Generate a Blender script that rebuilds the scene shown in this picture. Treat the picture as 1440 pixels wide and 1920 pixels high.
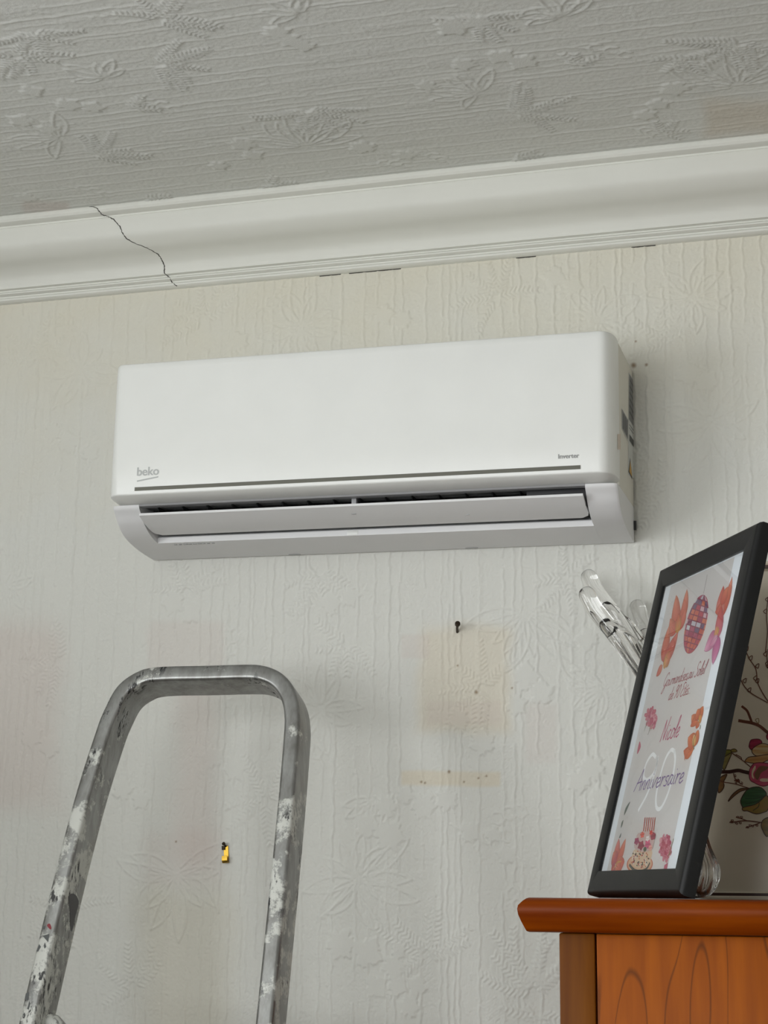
import bpy, bmesh, math, random
import numpy as np
from mathutils import Vector, Matrix
from mathutils.geometry import tessellate_polygon

for o in list(bpy.data.objects):
    bpy.data.objects.remove(o, do_unlink=True)
scene = bpy.context.scene
COL = scene.collection
rng = np.random.default_rng(7)
random.seed(7)

# ------------------------------------------------------------------ camera
EYE = 1.358                      # eye height above the floor (= cabinet top)
F_PX = 3230.5                    # focal length in pixels of the 1440x1920 frame
CAM = np.array([0.6285, -2.6051, EYE])
YAW, PITCH, ROLL = 0.2837, 0.2192, 0.0112
_cy, _sy = math.cos(YAW), math.sin(YAW)
FW = np.array([-_sy * math.cos(PITCH), _cy * math.cos(PITCH), math.sin(PITCH)])
_r = np.array([_cy, _sy, 0.0])
_u = np.cross(_r, FW)
RT = math.cos(ROLL) * _r + math.sin(ROLL) * _u
UP = -math.sin(ROLL) * _r + math.cos(ROLL) * _u
cam_data = bpy.data.cameras.new('camera')
cam_data.sensor_fit = 'VERTICAL'
cam_data.sensor_height = 36.0
cam_data.lens = F_PX / 1920 * 36.0
cam_data.clip_start = 0.05
cam = bpy.data.objects.new('camera', cam_data)
M = Matrix.Identity(4)
for i in range(3):
    M[i][0] = RT[i]; M[i][1] = UP[i]; M[i][2] = -FW[i]; M[i][3] = CAM[i]
cam.matrix_world = M
COL.objects.link(cam)
scene.camera = cam

# ------------------------------------------------------------------ light
ROOM_X0, ROOM_X1, ROOM_Y0, CEIL = -1.75, 2.3, -4.4, EYE + 1.142
WIN_Y0, WIN_Y1, WIN_Z0, WIN_Z1 = -3.6, -1.8, 1.0, 2.2     # window opening in the left wall
FWX0, FWX1, FWZ0, FWZ1 = -1.5, 0.3, 0.9, 2.2              # window in the wall behind the camera
world = bpy.data.worlds.new('sky'); scene.world = world
world.use_nodes = True
wb = world.node_tree.nodes['Background']
wb.inputs[0].default_value = (0.86, 0.94, 1.0, 1)
wb.inputs[1].default_value = 1.0
ld = bpy.data.lights.new('window_daylight', 'AREA')
ld.shape = 'RECTANGLE'; ld.size = WIN_Y1 - WIN_Y0; ld.size_y = WIN_Z1 - WIN_Z0
ld.energy = 50; ld.color = (0.975, 0.993, 1.0)
lo = bpy.data.objects.new('window_daylight', ld)
lo.location = (ROOM_X0 - 0.10, (WIN_Y0 + WIN_Y1) / 2, (WIN_Z0 + WIN_Z1) / 2)
lo.rotation_euler = Matrix(((0, 0, -1), (1, 0, 0), (0, -1, 0))).to_euler()
COL.objects.link(lo)
ld2 = bpy.data.lights.new('rear_window_daylight', 'AREA')
ld2.shape = 'RECTANGLE'; ld2.size = FWX1 - FWX0; ld2.size_y = FWZ1 - FWZ0
ld2.energy = 44; ld2.color = (0.975, 0.993, 1.0)
lo2 = bpy.data.objects.new('rear_window_daylight', ld2)
lo2.location = ((FWX0 + FWX1) / 2, ROOM_Y0 - 0.10, (FWZ0 + FWZ1) / 2)
lo2.rotation_euler = (math.pi / 2, 0, 0)
lo2.rotation_euler = Matrix(((1, 0, 0), (0, 0, -1), (0, 1, 0))).to_euler()
COL.objects.link(lo2)
scene.view_settings.view_transform = 'Standard'
scene.view_settings.look = 'None'
scene.view_settings.gamma = 1.0
scene.view_settings.use_curve_mapping = False
scene.view_settings.exposure = 0.26


# ------------------------------------------------------------------ helpers
def ray(x, y):
    return FW + (x - 720) / F_PX * RT - (y - 960) / F_PX * UP

def on_axis(x, y, ax, v):
    d = ray(x, y); t = (v - CAM[ax]) / d[ax]
    return CAM + t * d

def on_plane(x, y, P0, n):
    d = ray(x, y); t = ((np.asarray(P0) - CAM) @ n) / (d @ n)
    return CAM + t * d

def project(P):
    d = np.asarray(P, float) - CAM
    z = d @ FW
    return 720 + F_PX * (d @ RT) / z, 960 - F_PX * (d @ UP) / z

def lin(c):
    return tuple(((v / 255) / 12.92 if v / 255 <= 0.04045 else ((v / 255 + 0.055) / 1.055) ** 2.4) for v in c[:3])

def cat(pts, n=6, closed=False):
    P = [np.asarray(p, float) for p in pts]
    if closed:
        Q = [P[-1]] + P + [P[0], P[1]]
    else:
        Q = [2 * P[0] - P[1]] + P + [2 * P[-1] - P[-2]]
    out = []
    for i in range(1, len(Q) - 2):
        a, b, c, d = Q[i - 1], Q[i], Q[i + 1], Q[i + 2]
        for k in range(n):
            t = k / n
            out.append(0.5 * ((2 * b) + (c - a) * t + (2 * a - 5 * b + 4 * c - d) * t * t + (-a + 3 * b - 3 * c + d) * t ** 3))
    if not closed:
        out.append(P[-1])
    return out

def tag(o, label=None, category=None, group=None, kind=None):
    if label: o['label'] = label
    if category: o['category'] = category
    if group: o['group'] = group
    if kind: o['kind'] = kind
    return o

def thing(name, label, category, loc=(0, 0, 0), rot=(0, 0, 0)):
    o = bpy.data.objects.new(name, None)
    o.empty_display_size = 0.05
    o.location = loc; o.rotation_euler = rot
    COL.objects.link(o)
    return tag(o, label, category)

def link(name, me, mat, parent=None, smooth=False, angle=None):
    o = bpy.data.objects.new(name, me)
    COL.objects.link(o)
    if mat is not None:
        me.materials.append(mat)
    if parent is not None:
        o.parent = parent
    if smooth:
        me.polygons.foreach_set('use_smooth', [True] * len(me.polygons))
        if angle is not None:
            me.set_sharp_from_angle(angle=math.radians(angle))
    return o

def mesh_from(verts, faces):
    me = bpy.data.meshes.new('m')
    me.from_pydata([tuple(map(float, v)) for v in verts], [], faces)
    me.validate(); me.update()
    bm = bmesh.new(); bm.from_mesh(me)
    bmesh.ops.recalc_face_normals(bm, faces=bm.faces)
    bm.to_mesh(me); bm.free()
    return me

def box(name, lo_, hi, mat, parent=None, bevel=0.0, seg=2):
    bm = bmesh.new()
    bmesh.ops.create_cube(bm, size=1)
    s = [hi[i] - lo_[i] for i in range(3)]
    c = [(hi[i] + lo_[i]) / 2 for i in range(3)]
    for v in bm.verts:
        v.co = Vector([v.co[i] * s[i] + c[i] for i in range(3)])
    if bevel:
        bmesh.ops.bevel(bm, geom=list(bm.edges), offset=bevel, segments=seg, profile=0.5, affect='EDGES')
    me = bpy.data.meshes.new(name); bm.to_mesh(me); bm.free()
    return link(name, me, mat, parent, smooth=bool(bevel), angle=40)

def prism(name, prof, x0, x1, mat, parent=None, smooth=True, angle=35):
    """profile of (y, z) extruded along x"""
    n = len(prof)
    vs = [(x0, p[0], p[1]) for p in prof] + [(x1, p[0], p[1]) for p in prof]
    fs = [(i, (i + 1) % n, n + (i + 1) % n, n + i) for i in range(n)]
    fs += [tuple(range(n - 1, -1, -1)), tuple(range(n, 2 * n))]
    return link(name, mesh_from(vs, fs), mat, parent, smooth, angle)

def sheet(name, prof, x0, x1, mat, parent=None):
    n = len(prof)
    vs = [(x0, p[0], p[1]) for p in prof] + [(x1, p[0], p[1]) for p in prof]
    fs = [(i, i + 1, n + i + 1, n + i) for i in range(n - 1)]
    return link(name, mesh_from(vs, fs), mat, parent, True, 35)

def loft(rings, cap=True):
    n = len(rings[0]); vs = []; fs = []
    for rg in rings: vs += [tuple(p) for p in rg]
    for k in range(len(rings) - 1):
        for i in range(n):
            j = (i + 1) % n
            fs.append((k * n + i, k * n + j, (k + 1) * n + j, (k + 1) * n + i))
    if cap:
        fs.append(tuple(range(n - 1, -1, -1)))
        b = (len(rings) - 1) * n
        fs.append(tuple(range(b, b + n)))
    return mesh_from(vs, fs)

def tube(path, r, sides=10, taper=None):
    P = [np.asarray(p, float) for p in path]
    rings = []; up = np.array([0.123, 0.31, 0.94])
    for i, p in enumerate(P):
        t = P[min(i + 1, len(P) - 1)] - P[max(i - 1, 0)]
        t = t / np.linalg.norm(t)
        a = np.cross(t, up); a /= np.linalg.norm(a); b = np.cross(t, a)
        rr = r if taper is None else r * taper[i]
        rings.append([p + rr * (math.cos(q) * a + math.sin(q) * b) for q in np.linspace(0, 2 * math.pi, sides, endpoint=False)])
    return loft(rings)


# ------------------------------------------------------------------ materials
def mat_new(name):
    m = bpy.data.materials.new(name); m.use_nodes = True
    nt = m.node_tree
    return m, nt, nt.nodes['Principled BSDF']

def plain(name, rgb, rough=0.5, metal=0.0, spec=0.5, grain=0.0, gscale=300.0, coat=0.0):
    """plain surface with a slight procedural variation of tone and fine relief"""
    m, nt, b = mat_new(name)
    c = lin(rgb)
    b.inputs['Roughness'].default_value = rough
    b.inputs['Metallic'].default_value = metal
    b.inputs['Specular IOR Level'].default_value = spec
    b.inputs['Coat Weight'].default_value = coat
    tc = nt.nodes.new('ShaderNodeTexCoord')
    nz = nt.nodes.new('ShaderNodeTexNoise'); nz.inputs['Scale'].default_value = 14; nz.inputs['Detail'].default_value = 3
    nt.links.new(tc.outputs['Object'], nz.inputs['Vector'])
    mr = nt.nodes.new('ShaderNodeMapRange')
    mr.inputs['To Min'].default_value = 0.965; mr.inputs['To Max'].default_value = 1.035
    nt.links.new(nz.outputs['Fac'], mr.inputs['Value'])
    mx = nt.nodes.new('ShaderNodeVectorMath'); mx.operation = 'SCALE'
    mx.inputs[0].default_value = c
    nt.links.new(mr.outputs['Result'], mx.inputs['Scale'])
    nt.links.new(mx.outputs['Vector'], b.inputs['Base Color'])
    if grain:
        n2 = nt.nodes.new('ShaderNodeTexNoise'); n2.inputs['Scale'].default_value = gscale; n2.inputs['Detail'].default_value = 2
        nt.links.new(tc.outputs['Object'], n2.inputs['Vector'])
        bp = nt.nodes.new('ShaderNodeBump'); bp.inputs['Strength'].default_value = grain; bp.inputs['Distance'].default_value = 0.001
        nt.links.new(n2.outputs['Fac'], bp.inputs['Height'])
        nt.links.new(bp.outputs['Normal'], b.inputs['Normal'])
    return m

def paper_mat(name, grain=0.5):
    """embossed wallpaper: its colour comes from the tints and stains stored on the mesh"""
    m, nt, b = mat_new(name)
    at = nt.nodes.new('ShaderNodeAttribute'); at.attribute_name = 'Col'
    nt.links.new(at.outputs['Color'], b.inputs['Base Color'])
    b.inputs['Roughness'].default_value = 0.75
    b.inputs['Specular IOR Level'].default_value = 0.3
    tc = nt.nodes.new('ShaderNodeTexCoord')
    n2 = nt.nodes.new('ShaderNodeTexNoise'); n2.inputs['Scale'].default_value = 420; n2.inputs['Detail'].default_value = 2
    nt.links.new(tc.outputs['Object'], n2.inputs['Vector'])
    bp = nt.nodes.new('ShaderNodeBump'); bp.inputs['Strength'].default_value = grain; bp.inputs['Distance'].default_value = 0.0006
    nt.links.new(n2.outputs['Fac'], bp.inputs['Height'])
    nt.links.new(bp.outputs['Normal'], b.inputs['Normal'])
    return m

def wood_mat(name, dark, light, axis='Z', rough=0.35, rings=False):
    m, nt, b = mat_new(name)
    N, L = nt.nodes, nt.links
    tc = N.new('ShaderNodeTexCoord')
    mp = N.new('ShaderNodeMapping')
    L.new(tc.outputs['Object'], mp.inputs['Vector'])
    mp.inputs['Scale'].default_value = {'Z': (14, 14, 1.1), 'X': (1.1, 14, 14)}[axis]
    nz = N.new('ShaderNodeTexNoise'); nz.inputs['Scale'].default_value = 5.0; nz.inputs['Detail'].default_value = 5
    L.new(mp.outputs['Vector'], nz.inputs['Vector'])
    cr = N.new('ShaderNodeValToRGB')
    cr.color_ramp.elements[0].position = 0.3; cr.color_ramp.elements[0].color = (*lin(dark), 1)
    cr.color_ramp.elements[1].position = 0.75; cr.color_ramp.elements[1].color = (*lin(light), 1)
    L.new(nz.outputs['Fac'], cr.inputs['Fac'])
    out = cr.outputs['Color']
    if rings:
        # cathedral figure: narrow dark contour lines of a slowly varying field
        mp2 = N.new('ShaderNodeMapping'); mp2.inputs['Scale'].default_value = (9.0, 9.0, 1.7)
        mp2.inputs['Location'].default_value = (0.35, 0.0, 0.8)
        L.new(tc.outputs['Object'], mp2.inputs['Vector'])
        n3 = N.new('ShaderNodeTexNoise'); n3.inputs['Scale'].default_value = 1.15; n3.inputs['Detail'].default_value = 1.2
        L.new(mp2.outputs['Vector'], n3.inputs['Vector'])
        mu = N.new('ShaderNodeMath'); mu.operation = 'MULTIPLY'; mu.inputs[1].default_value = 9.0
        L.new(n3.outputs['Fac'], mu.inputs[0])
        fr = N.new('ShaderNodeMath'); fr.operation = 'PINGPONG'; fr.inputs[1].default_value = 0.5
        L.new(mu.outputs[0], fr.inputs[0])
        mr = N.new('ShaderNodeMapRange'); mr.inputs['From Min'].default_value = 0.0; mr.inputs['From Max'].default_value = 0.05
        mr.inputs['To Min'].default_value = 0.75; mr.inputs['To Max'].default_value = 0.0
        L.new(fr.outputs[0], mr.inputs['Value'])
        mx = N.new('ShaderNodeMix'); mx.data_type = 'RGBA'
        L.new(mr.outputs['Result'], mx.inputs['Factor'])
        L.new(out, mx.inputs[6]); mx.inputs[7].default_value = (*lin([v * 0.62 for v in dark]), 1)
        out = mx.outputs[2]
    L.new(out, b.inputs['Base Color'])
    b.inputs['Roughness'].default_value = rough
    b.inputs['Coat Weight'].default_value = 0.0
    b.inputs['Specular IOR Level'].default_value = 0.10
    b.inputs['Coat Roughness'].default_value = 0.2
    bp = N.new('ShaderNodeBump'); bp.inputs['Strength'].default_value = 0.08; bp.inputs['Distance'].default_value = 0.001
    L.new(nz.outputs['Fac'], bp.inputs['Height']); L.new(bp.outputs['Normal'], b.inputs['Normal'])
    return m

def ladder_mat(name):
    """worn aluminium with paint splashes and dark scuffs"""
    m, nt, b = mat_new(name)
    N, L = nt.nodes, nt.links
    tc = N.new('ShaderNodeTexCoord')
    mp = N.new('ShaderNodeMapping'); mp.inputs['Scale'].default_value = (1, 1, 0.28)
    L.new(tc.outputs['Object'], mp.inputs['Vector'])
    def noise(scale, detail, lo_, hi, vec):
        n = N.new('ShaderNodeTexNoise'); n.inputs['Scale'].default_value = scale; n.inputs['Detail'].default_value = detail
        n.inputs['Roughness'].default_value = 0.7
        L.new(vec, n.inputs['Vector'])
        r = N.new('ShaderNodeMapRange'); r.inputs['From Min'].default_value = lo_; r.inputs['From Max'].default_value = hi
        L.new(n.outputs['Fac'], r.inputs['Value']); return r.outputs['Result']
    scuff = noise(120, 6, 0.53, 0.60, mp.outputs['Vector'])
    area = noise(11, 2, 0.52, 0.60, tc.outputs['Object'])
    sc = N.new('ShaderNodeMath'); sc.operation = 'MULTIPLY'; L.new(scuff, sc.inputs[0]); L.new(area, sc.inputs[1])
    sx = N.new('ShaderNodeSeparateXYZ'); L.new(tc.outputs['Object'], sx.inputs[0])
    lowp = N.new('ShaderNodeMapRange'); lowp.inputs['From Min'].default_value = 1.60; lowp.inputs['From Max'].default_value = 1.42
    lowp.inputs['To Min'].default_value = 0.0; lowp.inputs['To Max'].default_value = 0.11
    L.new(sx.outputs['Z'], lowp.inputs['Value'])
    pn = N.new('ShaderNodeTexNoise'); pn.inputs['Scale'].default_value = 22; pn.inputs['Detail'].default_value = 7; pn.inputs['Roughness'].default_value = .7
    L.new(tc.outputs['Object'], pn.inputs['Vector'])
    ad = N.new('ShaderNodeMath'); L.new(pn.outputs['Fac'], ad.inputs[0]); L.new(lowp.outputs['Result'], ad.inputs[1])
    pr_ = N.new('ShaderNodeMapRange'); pr_.inputs['From Min'].default_value = .60; pr_.inputs['From Max'].default_value = .66
    L.new(ad.outputs[0], pr_.inputs['Value']); paint = pr_.outputs['Result']
    brush = noise(60, 3, 0.25, 0.8, mp.outputs['Vector'])
    c1 = N.new('ShaderNodeMix'); c1.data_type = 'RGBA'; L.new(brush, c1.inputs['Factor'])
    c1.inputs[6].default_value = (*lin((128, 127, 124)), 1); c1.inputs[7].default_value = (*lin((172, 173, 172)), 1)
    c2 = N.new('ShaderNodeMix'); c2.data_type = 'RGBA'; L.new(paint, c2.inputs['Factor'])
    L.new(c1.outputs[2], c2.inputs[6]); c2.inputs[7].default_value = (*lin((205, 206, 200)), 1)
    c3 = N.new('ShaderNodeMix'); c3.data_type = 'RGBA'; L.new(sc.outputs[0], c3.inputs['Factor'])
    L.new(c2.outputs[2], c3.inputs[6]); c3.inputs[7].default_value = (*lin((70, 70, 70)), 1)
    L.new(c3.outputs[2], b.inputs['Base Color'])
    mt = N.new('ShaderNodeMath'); mt.operation = 'MULTIPLY_ADD'
    L.new(paint, mt.inputs[0]); mt.inputs[1].default_value = -0.75; mt.inputs[2].default_value = 0.85
    mt.use_clamp = True
    L.new(mt.outputs[0], b.inputs['Metallic'])
    rg = N.new('ShaderNodeMath'); rg.operation = 'MULTIPLY_ADD'
    L.new(sc.outputs[0], rg.inputs[0]); rg.inputs[1].default_value = 0.3; rg.inputs[2].default_value = 0.38
    L.new(rg.outputs[0], b.inputs['Roughness'])
    bp = N.new('ShaderNodeBump'); bp.inputs['Strength'].default_value = 0.2; bp.inputs['Distance'].default_value = 0.0006
    L.new(paint, bp.inputs['Height']); L.new(bp.outputs['Normal'], b.inputs['Normal'])
    return m

def ink_mat(name, rough=0.55, spec=0.3):
    m, nt, b = mat_new(name)
    at = nt.nodes.new('ShaderNodeAttribute'); at.attribute_name = 'Col'
    nt.links.new(at.outputs['Color'], b.inputs['Base Color'])
    b.inputs['Roughness'].default_value = rough; b.inputs['Specular IOR Level'].default_value = spec
    return m

def pane_mat(name):
    """thin clear picture glass: see-through with a Fresnel reflection"""
    m = bpy.data.materials.new(name); m.use_nodes = True
    nt = m.node_tree; nt.nodes.clear()
    o = nt.nodes.new('ShaderNodeOutputMaterial'); mx = nt.nodes.new('ShaderNodeMixShader')
    t = nt.nodes.new('ShaderNodeBsdfTransparent'); g = nt.nodes.new('ShaderNodeBsdfGlossy')
    g.inputs['Roughness'].default_value = 0.02
    t.inputs[0].default_value = (0.97, 0.98, 0.98, 1)
    fr = nt.nodes.new('ShaderNodeFresnel'); fr.inputs['IOR'].default_value = 1.45
    nt.links.new(fr.outputs[0], mx.inputs[0]); nt.links.new(t.outputs[0], mx.inputs[1]); nt.links.new(g.outputs[0], mx.inputs[2])
    nt.links.new(mx.outputs[0], o.inputs['Surface'])
    return m

def crystal_mat(name):
    m, nt, b = mat_new(name)
    b.inputs['Base Color'].default_value = (0.98, 0.975, 0.97, 1)
    b.inputs['Roughness'].default_value = 0.0
    b.inputs['Transmission Weight'].default_value = 1.0
    b.inputs['IOR'].default_value = 1.5
    return m

MAT_WALL = paper_mat('embossed_wallpaper')
MAT_CEIL = paper_mat('embossed_ceiling_paper')
MAT_PLASTER = plain('cornice_paint', (226, 226, 219), 0.6, grain=0.05, gscale=60)
MAT_ROOM = plain('room_paint', (205, 203, 196), 0.8)
MAT_FLOOR = wood_mat('floor_wood', (72, 60, 48), (98, 83, 67), 'X', 0.45)
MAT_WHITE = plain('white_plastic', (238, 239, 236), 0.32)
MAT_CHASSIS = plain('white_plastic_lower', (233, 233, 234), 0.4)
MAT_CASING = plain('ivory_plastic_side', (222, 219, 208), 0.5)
MAT_GREY = plain('grey_plastic', (170, 170, 172), 0.3)
MAT_STRIPE = plain('stripe_bronze', (96, 95, 86), 0.35, metal=0.3)
MAT_BLACK = plain('duct_shade_black', (14, 14, 15), 0.5)
MAT_DARK = plain('dark_plastic', (52, 52, 54), 0.5)
MAT_LOGO = plain('logo_silver', (178, 180, 179), 0.4, metal=0.2)
MAT_INV = plain('lettering_grey', (150, 151, 150), 0.5)
MAT_FRAME = plain('black_frame_lacquer', (13, 13, 14), 0.45, spec=0.35, grain=0.08, gscale=500)
MAT_MAT = plain('white_mat_board', (244, 248, 253), 0.7)
MAT_PRINT = plain('print_paper', (222, 218, 216), 0.6)
MAT_INK = ink_mat('printed_ink')
MAT_GLAZE = ink_mat('painted_decor', 0.3, 0.5)
MAT_TRAY = plain('cream_enamel', (205, 196, 178), 0.3)
MAT_RIM = plain('brown_rim', (62, 38, 28), 0.4)
MAT_PANE = pane_mat('picture_glass')
MAT_CRYSTAL = crystal_mat('crystal_glass')
MAT_TOP = wood_mat('cherry_top', (106, 40, 0), (136, 62, 3), 'X', 0.36)
MAT_STILE = wood_mat('cherry_stile', (96, 50, 4), (122, 70, 9), 'Z', 0.4)
MAT_PANEL = wood_mat('cherry_panel', (138, 66, 0), (166, 86, 1), 'Z', 0.36, rings=True)
MAT_ALU = ladder_mat('worn_aluminium')
MAT_RUBBER = plain('black_rubber', (30, 30, 30), 0.8)
MAT_IRON = plain('rusty_iron', (52, 42, 30), 0.5, metal=0.6)
MAT_BRASS = plain('brass', (176, 142, 58), 0.3, metal=1.0)
MAT_CRACK = plain('crack_gap', (70, 68, 62), 0.9)


# ------------------------------------------------------------------ embossed paper relief (drawn in metres)
class Relief:
    """height field on a 1 mm raster; u runs across, v along the second axis"""
    def __init__(self, u0, u1, v0, v1, res=0.001):
        self.u0, self.v0, self.res = u0, v0, res
        self.nu, self.nv = int((u1 - u0) / res) + 1, int((v1 - v0) / res) + 1
        self.h = np.zeros((self.nv, self.nu), np.float32)
        self.flat = np.zeros((self.nv, self.nu), np.float32)     # 1 where the paper is smooth

    def window(self, a, b, pad):
        i0 = max(int((min(a[0], b[0]) - pad - self.u0) / self.res), 0); i1 = min(int((max(a[0], b[0]) + pad - self.u0) / self.res) + 2, self.nu)
        j0 = max(int((min(a[1], b[1]) - pad - self.v0) / self.res), 0); j1 = min(int((max(a[1], b[1]) + pad - self.v0) / self.res) + 2, self.nv)
        if i1 <= i0 or j1 <= j0: return None
        U, V = np.meshgrid(self.u0 + np.arange(i0, i1) * self.res, self.v0 + np.arange(j0, j1) * self.res)
        return (slice(j0, j1), slice(i0, i1)), U, V

    def seg(self, a, b, w, h, wb=None):
        W = self.window(a, b, w * 1.2)
        if W is None: return
        sl, U, V = W
        d = (b[0] - a[0], b[1] - a[1]); L2 = d[0] ** 2 + d[1] ** 2 + 1e-12
        t = np.clip(((U - a[0]) * d[0] + (V - a[1]) * d[1]) / L2, 0, 1)
        dist = np.hypot(U - a[0] - t * d[0], V - a[1] - t * d[1])
        ww = w if wb is None else w + (wb - w) * t
        f = h * np.clip(1 - (dist / ww) ** 2, 0, 1) ** 1.2
        self.h[sl] = np.maximum(self.h[sl], f)

    def stroke(self, pts, w, h):
        for a, b in zip(pts[:-1], pts[1:]): self.seg(a, b, w, h)

    def blob(self, c, r, h, petals=5, ph=0.0):
        """flat raised blossom with a ragged outline"""
        W = self.window(c, c, r * 1.5)
        if W is None: return
        sl, U, V = W
        dx, dy = U - c[0], V - c[1]
        a = np.arctan2(dy, dx) + ph; q = np.hypot(dx, dy)
        R = r * (0.86 + 0.13 * np.cos(petals * a) + 0.07 * np.sin((petals * 2 + 1) * a + 1.3) + 0.04 * np.cos(17 * a))
        f = np.clip((R - q) / 0.0018, 0, 1)
        f = f * f * (3 - 2 * f)
        self.flat[sl] = np.maximum(self.flat[sl], f)
        self.h[sl] = self.h[sl] * (1 - f) + h * f

    def palm(self, c, r, n=9, a0=0.0, span=2 * math.pi, h=0.0013):
        for k in range(n):
            a = a0 + span * (k + 0.3 * random.random()) / n
            L = r * random.uniform(0.65, 1.05); bend = random.uniform(-0.5, 0.5); wd = 0.10 * L + 0.002
            for s in (-1, 1):
                pts = []
                for t in np.linspace(0.12, 1, 9):
                    aa = a + bend * t * t * 0.6
                    off = s * wd * math.sin(math.pi * min(1, t)) ** 0.8
                    pts.append((c[0] + L * t * math.cos(aa) - off * math.sin(aa), c[1] + L * t * math.sin(aa) + off * math.cos(aa)))
                self.stroke(pts, 0.0021, h)
            self.stroke([(c[0] + L * t * math.cos(a + bend * t * t * 0.6), c[1] + L * t * math.sin(a + bend * t * t * 0.6)) for t in (0.02, 0.3, 0.55)], 0.0016, h * 0.7)

    def fern(self, c, r, fronds=5, a0=0.0, span=math.pi, h=0.0017):
        for k in range(fronds):
            a = a0 + span * (k + 0.5) / fronds + random.uniform(-0.15, 0.15)
            L = r * random.uniform(0.75, 1.1); bend = random.uniform(-0.4, 0.4)
            m = max(4, int(L / 0.0070))
            for i in range(1, m):
                t = i / m; aa = a + bend * t
                p = (c[0] + L * t * math.cos(aa), c[1] + L * t * math.sin(aa))
                ll = 0.0135 * (1 - 0.55 * t)
                for s in (-1, 1):
                    d = aa + s * 0.85
                    self.seg((p[0] + 0.0012 * math.cos(d), p[1] + 0.0012 * math.sin(d)), (p[0] + ll * math.cos(d), p[1] + ll * math.sin(d)), 0.0024, h, 0.0016)

    def twig(self, c, r, a, h=0.0012):
        pts = [(c[0] + r * t * math.cos(a + 0.5 * t), c[1] + r * t * math.sin(a + 0.5 * t)) for t in np.linspace(0, 1, 8)]
        self.stroke(pts, 0.0017, h)
        for i in range(2, 8, 2):
            for s in (-1, 1):
                d = a + s * 0.9 + 0.3 * i / 8; q = pts[i]
                self.stroke([q, (q[0] + 0.012 * math.cos(d), q[1] + 0.012 * math.sin(d)), (q[0] + 0.02 * math.cos(d - s * 0.5), q[1] + 0.02 * math.sin(d - s * 0.5))], 0.0026, h)

    def finish(self, grain):
        n = rng.standard_normal((self.nv // 2 + 2, self.nu // 2 + 2)).astype(np.float32)
        n = np.repeat(np.repeat(n, 2, 0), 2, 1)[:self.nv, :self.nu]
        n = (n + np.roll(n, 1, 0) + np.roll(n, 1, 1) + np.roll(n, (1, 1), (0, 1))) / 4
        self.h += n * grain * (1 - 0.85 * self.flat)
        h = self.h
        self.h = (h * 4 + np.roll(h, 1, 0) + np.roll(h, -1, 0) + np.roll(h, 1, 1) + np.roll(h, -1, 1)) / 8

    def sample(self, U, V):
        fu = np.clip((U - self.u0) / self.res, 0, self.nu - 1.001); fv = np.clip((V - self.v0) / self.res, 0, self.nv - 1.001)
        i, j = fu.astype(int), fv.astype(int); a, b = fu - i, fv - j
        h = self.h
        out = h[j, i] * (1 - a) * (1 - b) + h[j, i + 1] * a * (1 - b) + h[j + 1, i] * (1 - a) * b + h[j + 1, i + 1] * a * b
        inside = (U >= self.u0) & (U <= self.u0 + (self.nu - 1) * self.res) & (V >= self.v0) & (V <= self.v0 + (self.nv - 1) * self.res)
        return out * inside

def axis_steps(lo_, f0, f1, hi, fine, margin, mid, coarse):
    a = [np.arange(lo_, f0 - margin, coarse), np.arange(f0 - margin, f0, mid), np.arange(f0, f1, fine), np.arange(f1, f1 + margin, mid)]
    if hi > f1 + margin: a.append(np.append(np.arange(f1 + margin, hi, coarse), hi))
    else: a.append(np.array([hi]))
    q = np.concatenate([x for x in a if len(x)])
    q = np.unique(np.round(q, 6)); q = q[(q >= lo_) & (q <= hi)]
    return q

def grid_mesh(name, A, B, P, colors, flip=False):
    nb, na = len(B), len(A)
    me = bpy.data.meshes.new(name)
    me.vertices.add(na * nb); me.vertices.foreach_set('co', P.reshape(-1).astype(np.float32))
    j, i = np.meshgrid(np.arange(nb - 1), np.arange(na - 1), indexing='ij')
    v = (j * na + i).reshape(-1)
    q = np.stack([v, v + 1, v + na + 1, v + na] if not flip else [v, v + na, v + na + 1, v + 1], 1)
    me.loops.add(q.size); me.loops.foreach_set('vertex_index', q.reshape(-1).astype(np.int32))
    me.polygons.add(len(q)); me.polygons.foreach_set('loop_start', (np.arange(len(q)) * 4).astype(np.int32))
    me.polygons.foreach_set('use_smooth', np.ones(len(q), bool))
    ca = me.color_attributes.new('Col', 'FLOAT_COLOR', 'POINT')
    ca.data.foreach_set('color', np.concatenate([colors, np.ones((len(colors), 1))], 1).reshape(-1).astype(np.float32))
    me.update(calc_edges=True)
    return me

def soft_rect(X, Y, x0, x1, y0, y1, e):
    f = lambda t: np.clip(t, 0, 1) ** 2 * (3 - 2 * np.clip(t, 0, 1))
    return f((X - x0) / e + .5) * f((x1 - X) / e + .5) * f((Y - y0) / e + .5) * f((y1 - Y) / e + .5)

def wobble(X, Y, s, k):
    return np.sin(X * s + 1.7 * np.sin(Y * s * .7 + k) + k) * np.cos(Y * s * .83 + 1.3 * np.sin(X * s * .6 - k))

def rgbv(c): return np.array(lin(c))

# ---- back wall
def wall_px(x, y):
    p = on_axis(x, y, 1, 0.0); return (p[0], p[2])

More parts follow.
